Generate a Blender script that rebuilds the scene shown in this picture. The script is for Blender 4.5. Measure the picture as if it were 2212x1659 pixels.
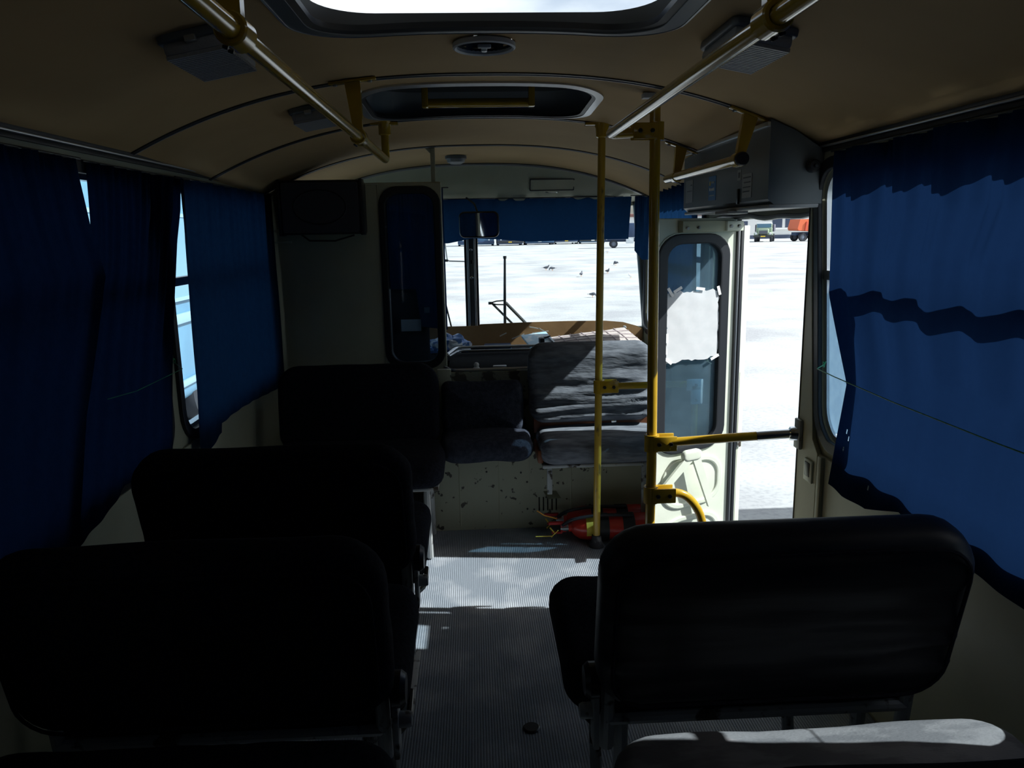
import bpy, bmesh, math, random
from mathutils import Vector, Matrix, noise
R = random.Random(7)
for o in list(bpy.data.objects): bpy.data.objects.remove(o)
SC = bpy.context.scene
COL = SC.collection
PI = math.pi

# ------------------------------------------------------------------ camera
def make_camera():
    F, P, YAW, ROLL = 1663.0, 0.1948, 0.0474, 0.0187
    fw = Vector((math.sin(YAW)*math.cos(P), math.cos(YAW)*math.cos(P), -math.sin(P)))
    rt = Vector((math.cos(YAW), -math.sin(YAW), 0)); up = rt.cross(fw)
    r2 = math.cos(ROLL)*rt - math.sin(ROLL)*up
    u2 = math.sin(ROLL)*rt + math.cos(ROLL)*up
    m = Matrix((r2, u2, -fw)).transposed().to_4x4()
    m.translation = Vector((-0.039, 0.0, 1.46))
    cd = bpy.data.cameras.new('camera'); cd.sensor_width = 36.0; cd.lens = F/2212*36.0
    cd.clip_start = 0.02; cd.clip_end = 2000
    c = bpy.data.objects.new('camera', cd); COL.objects.link(c); c.matrix_world = m
    SC.camera = c
make_camera()

# ------------------------------------------------------------------ sky, sun, exposure
SUN_DIR = Vector((1.0, -0.12, 0.95)).normalized()      # towards the sun
w = bpy.data.worlds.new('sky'); SC.world = w; w.use_nodes = True
nt = w.node_tree; nt.nodes.clear()
sk = nt.nodes.new('ShaderNodeTexSky'); sk.sky_type = 'NISHITA'; sk.sun_disc = False
sk.sun_elevation = math.asin(SUN_DIR.z); sk.sun_rotation = math.atan2(SUN_DIR.x, SUN_DIR.y)
sk.air_density = 1.0; sk.dust_density = 3.0; sk.ozone_density = 1.5
bg = nt.nodes.new('ShaderNodeBackground'); bg.inputs[1].default_value = 0.13
wo = nt.nodes.new('ShaderNodeOutputWorld')
wtc = nt.nodes.new('ShaderNodeTexCoord'); wmp = nt.nodes.new('ShaderNodeMapping'); wmp.inputs['Scale'].default_value = (1, 1, 2.5)
wno = nt.nodes.new('ShaderNodeTexNoise'); wno.inputs['Scale'].default_value = 2.2; wno.inputs['Detail'].default_value = 7
wrp = nt.nodes.new('ShaderNodeValToRGB'); wrp.color_ramp.elements[0].position = .42; wrp.color_ramp.elements[1].position = .66
wmx = nt.nodes.new('ShaderNodeMix'); wmx.data_type = 'RGBA'; wmx.inputs[7].default_value = (7.6, 8.2, 8.4, 1)
nt.links.new(wtc.outputs['Generated'], wmp.inputs[0]); nt.links.new(wmp.outputs[0], wno.inputs[0]); nt.links.new(wno.outputs[0], wrp.inputs[0])
nt.links.new(wrp.outputs[0], wmx.inputs[0]); nt.links.new(sk.outputs[0], wmx.inputs[6]); nt.links.new(wmx.outputs[2], bg.inputs[0]); nt.links.new(bg.outputs[0], wo.inputs[0])
sd = bpy.data.lights.new('sun', 'SUN'); sd.energy = 6.5; sd.angle = 0.0093; sd.color = (0.97, 1.0, 0.99)
so = bpy.data.objects.new('sun', sd); COL.objects.link(so)
so.rotation_euler = SUN_DIR.to_track_quat('Z', 'Y').to_euler(); so.location = (6, -1, 8)
vs = SC.view_settings
vs.view_transform = 'Standard'; vs.look = 'None'; vs.gamma = 1.0; vs.use_curve_mapping = False
vs.exposure = 0.40

# ------------------------------------------------------------------ materials
M = {}
def mat(name, col, rough=0.6, metal=0.0, spec=0.4, col2=None, nscale=6.0, thr=(0.4, 0.6), bump=0.0, bscale=60.0, stretch=None, coat=0.0):
    m = bpy.data.materials.new(name); m.use_nodes = True; t = m.node_tree; N = t.nodes; L = t.links
    b = N['Principled BSDF']
    b.inputs['Base Color'].default_value = (*col, 1); b.inputs['Roughness'].default_value = rough
    b.inputs['Metallic'].default_value = metal; b.inputs['Specular IOR Level'].default_value = spec
    if coat: b.inputs['Coat Weight'].default_value = coat; b.inputs['Coat Roughness'].default_value = 0.15
    tc = N.new('ShaderNodeTexCoord'); mp = N.new('ShaderNodeMapping')
    L.new(tc.outputs['Object'], mp.inputs[0])
    if stretch: mp.inputs['Scale'].default_value = stretch
    if col2 is not None:
        n = N.new('ShaderNodeTexNoise'); n.inputs['Scale'].default_value = nscale; n.inputs['Detail'].default_value = 6
        L.new(mp.outputs[0], n.inputs[0])
        r = N.new('ShaderNodeValToRGB'); r.color_ramp.elements[0].position = thr[0]; r.color_ramp.elements[1].position = thr[1]
        r.color_ramp.elements[0].color = (*col, 1); r.color_ramp.elements[1].color = (*col2, 1)
        L.new(n.outputs[0], r.inputs[0]); L.new(r.outputs[0], b.inputs['Base Color'])
    if bump:
        n2 = N.new('ShaderNodeTexNoise'); n2.inputs['Scale'].default_value = bscale; n2.inputs['Detail'].default_value = 3
        L.new(mp.outputs[0], n2.inputs[0])
        bp = N.new('ShaderNodeBump'); bp.inputs['Strength'].default_value = bump; bp.inputs['Distance'].default_value = 0.01
        L.new(n2.outputs[0], bp.inputs['Height']); L.new(bp.outputs[0], b.inputs['Normal'])
    M[name] = m
    return m

def cloth(name, col, col2, trans=0.5, tcol=None, wscale=400):
    m = bpy.data.materials.new(name); m.use_nodes = True; t = m.node_tree; N = t.nodes; L = t.links; N.clear()
    o = N.new('ShaderNodeOutputMaterial'); d = N.new('ShaderNodeBsdfDiffuse'); tr = N.new('ShaderNodeBsdfTranslucent'); mx = N.new('ShaderNodeMixShader')
    tc = N.new('ShaderNodeTexCoord'); n = N.new('ShaderNodeTexNoise'); n.inputs['Scale'].default_value = 40; n.inputs['Detail'].default_value = 8
    L.new(tc.outputs['Object'], n.inputs[0])
    r = N.new('ShaderNodeValToRGB'); r.color_ramp.elements[0].position = .35; r.color_ramp.elements[1].position = .65
    r.color_ramp.elements[0].color = (*col, 1); r.color_ramp.elements[1].color = (*col2, 1)
    L.new(n.outputs[0], r.inputs[0]); L.new(r.outputs[0], d.inputs[0])
    if tcol: tr.inputs[0].default_value = (*tcol, 1)
    else: L.new(r.outputs[0], tr.inputs[0])
    mx.inputs[0].default_value = trans
    L.new(d.outputs[0], mx.inputs[1]); L.new(tr.outputs[0], mx.inputs[2]); L.new(mx.outputs[0], o.inputs[0])
    M[name] = m

def glass(name, tint, gl=0.08, dirt=0.0, dcol=(.6, .65, .7)):
    m = bpy.data.materials.new(name); m.use_nodes = True; t = m.node_tree; N = t.nodes; L = t.links; N.clear()
    o = N.new('ShaderNodeOutputMaterial'); a = N.new('ShaderNodeBsdfTransparent'); g = N.new('ShaderNodeBsdfGlossy'); mx = N.new('ShaderNodeMixShader')
    a.inputs[0].default_value = (*tint, 1); g.inputs['Roughness'].default_value = 0.03
    lw = N.new('ShaderNodeLayerWeight'); fr = N.new('ShaderNodeMath'); fr.operation = 'POWER'; fr.inputs[1].default_value = 5.0; L.new(lw.outputs['Facing'], fr.inputs[0])
    ad = N.new('ShaderNodeMath'); ad.operation = 'MULTIPLY_ADD'; ad.inputs[1].default_value = 0.5; ad.inputs[2].default_value = gl
    L.new(fr.outputs[0], ad.inputs[0]); L.new(ad.outputs[0], mx.inputs[0])
    L.new(a.outputs[0], mx.inputs[1]); L.new(g.outputs[0], mx.inputs[2])
    if dirt:
        d = N.new('ShaderNodeBsdfDiffuse'); d.inputs[0].default_value = (*dcol, 1); m2 = N.new('ShaderNodeMixShader')
        tl = N.new('ShaderNodeBsdfTranslucent'); tl.inputs[0].default_value = (*dcol, 1); m3 = N.new('ShaderNodeMixShader')
        L.new(d.outputs[0], m3.inputs[1]); L.new(tl.outputs[0], m3.inputs[2])
        n = N.new('ShaderNodeTexNoise'); n.inputs['Scale'].default_value = 5; n.inputs['Detail'].default_value = 8
        tc = N.new('ShaderNodeTexCoord'); L.new(tc.outputs['Object'], n.inputs[0])
        k = N.new('ShaderNodeMath'); k.operation = 'MULTIPLY'; k.inputs[1].default_value = dirt*2
        L.new(n.outputs[0], k.inputs[0]); L.new(k.outputs[0], m2.inputs[0])
        L.new(mx.outputs[0], m2.inputs[1]); L.new(m3.outputs[0], m2.inputs[2]); L.new(m2.outputs[0], o.inputs[0])
    else: L.new(mx.outputs[0], o.inputs[0])
    M[name] = m

mat('cream', (.44, .45, .33), .45, col2=(.39, .395, .285), nscale=3, bump=.05, bscale=30)
mat('cream_chipped', (.38, .39, .29), .5, col2=(.06, .055, .045), nscale=30, thr=(.63, .66), bump=.12, bscale=25)
mat('door_paint', (.66, .70, .60), .4, col2=(.58, .62, .52), nscale=4, bump=.06, bscale=18)
mat('ceiling_tan', (.54, .375, .19), .75, spec=.12, col2=(.47, .325, .16), nscale=2.2, thr=(.35, .7), bump=.02, bscale=20)
mat('back_absorber', (.02, .03, .06), .9)  # dark colour added on the unseen rear wall to soak up bounce light
mat('joint_dark', (.035, .035, .035), .5)
mat('joint_grey', (.30, .31, .32), .4)
mat('rubber', (.018, .02, .024), .45)
mat('rubber_worn', (.03, .03, .035), .6, col2=(.18, .18, .18), nscale=20, thr=(.6, .7))
mat('yellow', (.50, .31, .02), .16, col2=(.43, .265, .02), nscale=8, coat=.5)
mat('yellow_worn', (.50, .32, .04), .3, col2=(.16, .11, .03), nscale=26, thr=(.60, .68), coat=.2, stretch=(1, 1, .4))
mat('steel', (.45, .47, .48), .32, .85)
mat('steel_worn', (.38, .40, .40), .5, .2, col2=(.06, .05, .04), nscale=22, thr=(.55, .62))
mat('chrome', (.75, .77, .79), .14, 1.0)
mat('alu', (.62, .64, .66), .35, .8)
mat('seat_fabric', (.010, .011, .016), .95, spec=.05, col2=(.016, .018, .026), nscale=90, bump=.25, bscale=350)
mat('seat_vinyl', (.010, .011, .015), .5, spec=.25, col2=(.014, .016, .021), nscale=40, bump=.12, bscale=22, stretch=(.25, 1, 2.2))
mat('seat_patterned', (.115, .125, .145), .9, spec=.08, col2=(.185, .20, .225), nscale=35, bump=.5, bscale=45, stretch=(.35, 1, 1.6))
mat('seat_plush', (.028, .032, .045), .95, spec=.05, col2=(.042, .048, .066), nscale=50, bump=.4, bscale=160)
mat('seat_scratched', (.11, .115, .125), .85, spec=.15, col2=(.165, .17, .18), nscale=9, thr=(.44, .56), bump=.2, bscale=120, stretch=(1, 2.5, 1))
mat('brown_vinyl', (.20, .07, .03), .45, col2=(.12, .04, .02), nscale=9)
mat('black_plastic', (.012, .012, .014), .35)
mat('speaker_cloth', (.05, .05, .06), .8, bump=.5, bscale=500)
mat('grey_paint', (.15, .17, .18), .4, col2=(.13, .148, .16), nscale=4)
mat('board', (.36, .21, .09), .7, col2=(.27, .155, .065), nscale=7, thr=(.3, .7), bump=.05)
mat('board_dark', (.23, .14, .07), .7, col2=(.20, .12, .06), nscale=7)
mat('white_mark', (.66, .64, .58), .7)
mat('white', (.78, .80, .80), .5)
mat('red', (.55, .035, .02), .3, col2=(.48, .03, .02), nscale=6, coat=.4)
mat('red_dark', (.42, .025, .025), .35)
mat('label_yellow', (.72, .56, .07), .5, col2=(.6, .45, .06), nscale=20)
mat('orange', (.85, .35, .05), .5)
mat('blue_sticker', (.03, .17, .42), .4)
mat('sticker_grey', (.34, .36, .36), .5)
mat('print_dark', (.1, .11, .12), .6)
mat('lamp_cover', (.30, .31, .32), .4, bump=.2, bscale=120)
mat('green_cord', (.03, .30, .12), .5)
mat('mirror', (.85, .87, .9), .03, 1.0)
mat('cable_grey', (.40, .44, .48), .35)
mat('plaid', (.80, .72, .68), .8)
mat('plaid_line', (.52, .42, .44), .8)
mat('pale_blue', (.36, .55, .68), .5, col2=(.62, .70, .74), nscale=14, thr=(.5, .56))
mat('bag_blue', (.10, .22, .50), .4, col2=(.72, .78, .86), nscale=15, thr=(.5, .54))
mat('engine_dark', (.004, .0045, .006), .9, spec=.03, col2=(.010, .011, .014), nscale=12, thr=(.55, .65))
mat('crack_paint', (.30, .31, .24), .6, col2=(.09, .085, .07), nscale=14, thr=(.5, .55), bump=.2)
mat('dark_metal', (.045, .05, .05), .4, .3)
mat('wind_post', (.10, .105, .105), .35, .3)
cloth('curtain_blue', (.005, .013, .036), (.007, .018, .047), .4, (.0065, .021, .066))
cloth('curtain_left_shaded', (.003, .008, .024), (.0045, .011, .032), .35, (.0028, .009, .030))  # darker copy of the blue curtain, left-side shade put into the colour
cloth('valance_blue', (.007, .022, .052), (.009, .028, .065), .5, (.006, .026, .073))
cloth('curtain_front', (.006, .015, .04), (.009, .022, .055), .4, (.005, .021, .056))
cloth('paper', (.93, .94, .95), (.89, .91, .92), .4)
glass('glass', (.93, .96, .97), .02)
glass('glass_dirty', (.80, .88, .92), .05, .10, (.55, .68, .78))
glass('glass_door', (.48, .62, .70), .05, .18, (.36, .54, .66))
cloth('film', (.55, .68, .78), (.50, .63, .74), .55)
glass('glass_partition', (.55, .62, .68), .03, .03, (.3, .4, .5))
# outside
mat('car_green', (.30, .38, .28), .4); mat('car_blue', (.05, .12, .22), .4); mat('car_navy', (.025, .05, .11), .45)
mat('car_orange', (.62, .13, .05), .5); mat('car_red', (.50, .07, .04), .5); mat('car_white', (.72, .76, .78), .4)
mat('tyre', (.03, .035, .045), .8); mat('hub', (.16, .19, .24), .6); mat('car_glass', (.10, .20, .30), .1)
mat('tipper_grey', (.10, .10, .14), .6); mat('plate_yellow', (.75, .52, .05), .5); mat('roof_brown', (.25, .12, .10), .8)
mat('bus_body', (.13, .29, .43), .4, col2=(.11, .25, .38), nscale=2); mat('bus_pale', (.27, .43, .55), .4)
mat('bus_glass', (.17, .33, .46), .2); mat('building_white', (.74, .75, .74), .8); mat('building_dark', (.05, .07, .12), .6)
mat('pigeon_grey', (.10, .11, .13), .7); mat('pigeon_white', (.75, .76, .78), .7)
mat('step_mat', (.10, .12, .15), .7, bump=.3, bscale=80)

def floor_material():
    m = mat('floor_rubber', (.185, .215, .25), .5, spec=.4, col2=(.32, .345, .375), nscale=5.5, thr=(.46, .72), bump=.12, bscale=140)
    return m
floor_material()

def ground_material():
    m = bpy.data.materials.new('yard'); m.use_nodes = True; t = m.node_tree; N = t.nodes; L = t.links; b = N['Principled BSDF']
    b.inputs['Roughness'].default_value = .9; b.inputs['Specular IOR Level'].default_value = .15
    tc = N.new('ShaderNodeTexCoord'); mp = N.new('ShaderNodeMapping'); mp.inputs['Scale'].default_value = (1, 1, 1); L.new(tc.outputs['Object'], mp.inputs[0])
    n = N.new('ShaderNodeTexNoise'); n.inputs['Scale'].default_value = .32; n.inputs['Detail'].default_value = 8; n.inputs['Roughness'].default_value = .62; L.new(mp.outputs[0], n.inputs[0])
    n2 = N.new('ShaderNodeTexNoise'); n2.inputs['Scale'].default_value = 22; n2.inputs['Detail'].default_value = 6; L.new(mp.outputs[0], n2.inputs[0])
    r = N.new('ShaderNodeValToRGB'); e = r.color_ramp.elements
    e[0].position = .36; e[0].color = (.29, .30, .31, 1); e[1].position = .58; e[1].color = (.42, .44, .435, 1)
    L.new(n.outputs[0], r.inputs[0])
    r2 = N.new('ShaderNodeValToRGB'); r2.color_ramp.elements[0].position = .34; r2.color_ramp.elements[0].color = (.78, .78, .80, 1); r2.color_ramp.elements[1].position = .55
    L.new(n2.outputs[0], r2.inputs[0])
    mx = N.new('ShaderNodeMix'); mx.data_type = 'RGBA'; mx.blend_type = 'MULTIPLY'; mx.inputs[0].default_value = .8
    L.new(r.outputs[0], mx.inputs[6]); L.new(r2.outputs[0], mx.inputs[7]); L.new(mx.outputs[2], b.inputs['Base Color'])
    M['yard'] = m
ground_material()

# ------------------------------------------------------------------ helpers
def tag(o, label=None, cat=None, group=None, kind=None):
    if label: o['label'] = label
    if cat: o['category'] = cat
    if group: o['group'] = group
    if kind: o['kind'] = kind
    return o
def thing(name, label, cat, loc=(0, 0, 0), rot=(0, 0, 0), group=None, kind=None):
    o = bpy.data.objects.new(name, None); COL.objects.link(o); o.location = loc; o.rotation_euler = rot
    o.empty_display_size = .1
    return tag(o, label, cat, group, kind)
def obj(name, bm, m, parent=None, smooth=35):
    bmesh.ops.recalc_face_normals(bm, faces=bm.faces)
    me = bpy.data.meshes.new(name); bm.to_mesh(me); bm.free()
    return obj_me(name, me, m, parent, smooth)
def obj_me(name, me, m, parent=None, smooth=35):
    if smooth:
        for p in me.polygons: p.use_smooth = True
        try: me.set_sharp_from_angle(angle=math.radians(smooth))
        except Exception: pass
    me.materials.clear(); me.materials.append(M[m])
    o = bpy.data.objects.new(name, me); COL.objects.link(o)
    if parent: o.parent = parent
    return o
def struct(name, bm, m, parent=None, smooth=35):
    o = obj(name, bm, m, parent, smooth)
    if not parent: o['kind'] = 'structure'
    return o
NB = bmesh.new
def T(x, y, z): return Matrix.Translation((x, y, z))
def RX(a): return Matrix.Rotation(math.radians(a), 4, 'X')
def RY(a): return Matrix.Rotation(math.radians(a), 4, 'Y')
def RZ(a): return Matrix.Rotation(math.radians(a), 4, 'Z')
def box(bm, x0, x1, y0, y1, z0, z1, bev=0.0, mtx=None, seg=2):
    g = bmesh.ops.create_cube(bm, size=1.0)
    vs_ = g['verts']
    bmesh.ops.scale(bm, vec=(abs(x1-x0), abs(y1-y0), abs(z1-z0)), verts=vs_)
    bmesh.ops.translate(bm, vec=((x0+x1)/2, (y0+y1)/2, (z0+z1)/2), verts=vs_)
    if bev:
        es = list({e for v in vs_ for e in v.link_edges})
        r = bmesh.ops.bevel(bm, geom=es, offset=bev, segments=seg, affect='EDGES', profile=.5)
        vs_ = list({v for f in r['faces'] for v in f.verts} | {v for v in vs_ if v.is_valid})
    if mtx: bmesh.ops.transform(bm, matrix=mtx, verts=vs_)
    return bm
def B(*a, **k): return box(NB(), *a, **k)
def tube(bm, pts, r, seg=12, closed=False, cap=True):
    pts = [Vector(p) for p in pts]; n = len(pts); rr = r if isinstance(r, (list, tuple)) else [r]*n
    tans = []
    for i in range(n):
        if closed: t = pts[(i+1) % n]-pts[i-1]
        else: t = pts[min(i+1, n-1)]-pts[max(i-1, 0)]
        tans.append(t.normalized())
    ref = Vector((0, 0, 1)) if abs(tans[0].z) < .9 else Vector((1, 0, 0))
    u = tans[0].cross(ref).normalized(); rings = []
    for i in range(n):
        t = tans[i]; u = (u-t*u.dot(t)).normalized(); v = t.cross(u)
        rings.append([bm.verts.new(pts[i]+rr[i]*(math.cos(2*PI*k/seg)*u+math.sin(2*PI*k/seg)*v)) for k in range(seg)])
    for i in range(n if closed else n-1):
        a, b = rings[i], rings[(i+1) % n]
        for k in range(seg): bm.faces.new((a[k], a[(k+1) % seg], b[(k+1) % seg], b[k]))
    if cap and not closed: bm.faces.new(rings[0]); bm.faces.new(rings[-1])
    return bm
def TB(pts, r, seg=12, **k): return tube(NB(), pts, r, seg, **k)
def fillet(pts, r, n=6):
    pts = [Vector(p) for p in pts]; out = [pts[0]]
    for i in range(1, len(pts)-1):
        a = (pts[i-1]-pts[i]); b = (pts[i+1]-pts[i]); d = min(r, a.length*.49, b.length*.49)
        p0 = pts[i]+a.normalized()*d; p2 = pts[i]+b.normalized()*d
        for k in range(n+1):
            t = k/n; out.append((1-t)**2*p0+2*t*(1-t)*pts[i]+t*t*p2)
    out.append(pts[-1]); return out
def lathe(bm, prof, seg=20, mtx=None):
    rings = []
    for (r, z) in prof:
        if r < 1e-6: rings.append([bm.verts.new((0, 0, z))])
        else: rings.append([bm.verts.new((r*math.cos(2*PI*k/seg), r*math.sin(2*PI*k/seg), z)) for k in range(seg)])
    for a, b in zip(rings, rings[1:]):
        for k in range(seg):
            k2 = (k+1) % seg
            if len(a) == 1: bm.faces.new((a[0], b[k], b[k2]))
            elif len(b) == 1: bm.faces.new((a[k], a[k2], b[0]))
            else: bm.faces.new((a[k], a[k2], b[k2], b[k]))
    vs_ = [v for rg in rings for v in rg]
    if mtx: bmesh.ops.transform(bm, matrix=mtx, verts=vs_)
    return bm
def rrect(w_, h_, r, n=6, side=0, cx=0, cy=0):
    r = max(min(r, w_/2-1e-4, h_/2-1e-4), 1e-4); pts = []
    cs = [(w_/2-r, h_/2-r, 0), (-w_/2+r, h_/2-r, 90), (-w_/2+r, -h_/2+r, 180), (w_/2-r, -h_/2+r, 270)]
    for (x, y, a0) in cs:
        for k in range(n+1):
            a = math.radians(a0+90*k/n); pts.append((cx+x+r*math.cos(a), cy+y+r*math.sin(a)))
    if side:
        out = []
        for i, p in enumerate(pts):
            out.append(p)
            if i % (n+1) == n:
                q = pts[(i+1) % len(pts)]
                for k in range(1, side+1): out.append((p[0]+(q[0]-p[0])*k/(side+1), p[1]+(q[1]-p[1])*k/(side+1)))
        pts = out
    return pts
def pillow(bm, w_, h_, t, r, e, mtx, n=6, side=10, bulge=0.0, rings=(.2, .4, .6, .78, .9, 1.0), wob=0.0, wscale=8.0, seed=0, aniso=(1, 1, 1)):
    """rounded-rectangle pad: outline in local X/Z, thickness along local Y"""
    layers = []
    for s in rings: layers.append((None, s, t/2+bulge*(1-s**2.2)))
    for k in range(1, 6):
        a = k/5*PI/2; layers.append((e*(1-math.sin(a)), 1, t/2-e*(1-math.cos(a))))
    full = layers[:]
    mid = [(i, s, -y) for (i, s, y) in reversed(layers)]
    full = layers+mid
    vr = []
    for (ins, s, y) in full:
        if ins is None: o = [(x*s, z*s) for (x, z) in rrect(w_-2*e, h_-2*e, max(r-e, .004), n, side)]
        else: o = rrect(w_-2*ins, h_-2*ins, max(r-ins, .004), n, side)
        vr.append([bm.verts.new((x, y, z)) for (x, z) in o])
    for a, b in zip(vr, vr[1:]):
        for k in range(len(a)): bm.faces.new((a[k], a[(k+1) % len(a)], b[(k+1) % len(a)], b[k]))
    bm.faces.new(vr[0]); bm.faces.new(vr[-1])
    vs_ = [v for rg in vr for v in rg]
    if wob:
        for v in vs_:
            q = Vector((v.co.x*aniso[0], v.co.y*aniso[1], v.co.z*aniso[2]))*wscale+Vector((seed*3.7, seed*1.3, 0))
            v.co += Vector((noise.noise(q)*.4, noise.noise(q+Vector((9, 2, 4))), noise.noise(q+Vector((3, 8, 1)))*.5))*wob
    bmesh.ops.transform(bm, matrix=mtx, verts=vs_)
    return bm
def plate_me(outer, holes, t, mtx, bevel=0.0):
    cu = bpy.data.curves.new('tmp', 'CURVE'); cu.dimensions = '2D'; cu.fill_mode = 'BOTH'; cu.extrude = max(t/2-bevel, 1e-4); cu.bevel_depth = bevel; cu.bevel_resolution = 1
    for pl in [outer]+list(holes):
        s = cu.splines.new('POLY'); s.points.add(len(pl)-1); s.use_cyclic_u = True
        for p, q in zip(s.points, pl): p.co = (q[0], q[1], 0, 1)
    o = bpy.data.objects.new('tmp', cu)
    me = bpy.data.meshes.new_from_object(o); bpy.data.objects.remove(o); bpy.data.curves.remove(cu)
    me.transform(mtx)
    return me
def plate(name, outer, holes, t, mtx, m, parent=None, bevel=0.0, smooth=30):
    return obj_me(name, plate_me(outer, holes, t, mtx, bevel), m, parent, smooth)
# frames mapping local (x,y,z) of a plate to world
SIDE = Matrix(((0, 0, 1, 0), (1, 0, 0, 0), (0, 1, 0, 0), (0, 0, 0, 1)))        # x->Y, y->Z, z->X
FRONT = Matrix(((1, 0, 0, 0), (0, 0, 1, 0), (0, 1, 0, 0), (0, 0, 0, 1)))       # x->X, y->Z, z->Y
def rectp(x0, x1, y0, y1): return [(x0, y0), (x1, y0), (x1, y1), (x0, y1)]
def rrp(x0, x1, y0, y1, r, n=6): return rrect(x1-x0, y1-y0, r, n, 0, (x0+x1)/2, (y0+y1)/2)
def bolt(name, p, axis, r, h, m, parent):
    """hex bolt head at p pointing along axis"""
    q = Vector(axis).normalized().to_track_quat('Z', 'Y').to_matrix().to_4x4()
    bm = lathe(NB(), [(0, h), (r*.75, h), (r, h*.7), (r, 0), (0, 0)], 6, Matrix.Translation(p) @ q)
    return obj(name, bm, m, parent)
def cyl(p0, p1, r, seg=14): return TB([p0, p1], r, seg)

def fixp(o, parent):
    """geometry was given in world space: undo the parent's offset"""
    o.matrix_parent_inverse = Matrix.Translation(parent.location).inverted(); return o
# ------------------------------------------------------------------ the bus shell
XI, XO = 1.13, 1.19
GZ = -0.72
def drop(y): return .033*(y-2.62) if y > 2.62 else 0.0
def cz(x, y): return 1.963-.233*(min(abs(x), 1.2)/1.12)**2.5-drop(y)

def build_floor():
    bm = NB()
    def ribbed(x0, x1, y0, y1):
        p = .0085; n = int(round((x1-x0)/p)); p = (x1-x0)/n; prof = []
        for i in range(n):
            a = x0+i*p; prof += [(a, -.0014), (a+.30*p, -.0014), (a+.42*p, 0), (a+.88*p, 0)]
        prof.append((x1, -.0014))
        v0 = [bm.verts.new((x, y0, z)) for x, z in prof]; v1 = [bm.verts.new((x, y1, z)) for x, z in prof]
        for i in range(len(prof)-1): bm.faces.new((v0[i], v0[i+1], v1[i+1], v1[i]))
    ribbed(-XI, .58, -1.6, 3.66); ribbed(.58, XI, -1.6, 2.78); ribbed(.58, XI, 3.30, 3.66)
    box(bm, -XI, .58, -1.6, 5.3, -.08, -.004); box(bm, .58, XI, -1.6, 2.78, -.08, -.004); box(bm, .58, XI, 3.30, 5.3, -.08, -.004)
    f = struct('floor', bm, 'floor_rubber', smooth=0)
    # step well down to the door
    sw = tag(thing('stairs', 'two dark steps leading down to the open front door', 'steps', (0, 0, 0)), kind='structure')
    bm = B(.86, 1.17, 2.78, 3.30, -.40, -.36); obj('tread', bm, 'step_mat', sw)
    bm = B(.58, .88, 2.78, 3.30, -.22, -.18); obj('tread', bm, 'step_mat', sw)
    bm = B(.575, .595, 2.78, 3.30, -.2, -.004); obj('riser', bm, 'grey_paint', sw)
    bm = B(.865, .885, 2.78, 3.30, -.40, -.2); obj('riser', bm, 'grey_paint', sw)
    bm = B(.58, 1.17, 2.765, 2.78, -.42, -.004); obj('side_panel', bm, 'grey_paint', sw)
    bm = B(.58, 1.17, 3.30, 3.315, -.42, -.004); obj('side_panel', bm, 'grey_paint', sw)
    bm = B(.555, .60, 2.78, 3.30, -.003, .004, .001); obj('edge_trim', bm, 'alu', sw)
build_floor()

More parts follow.
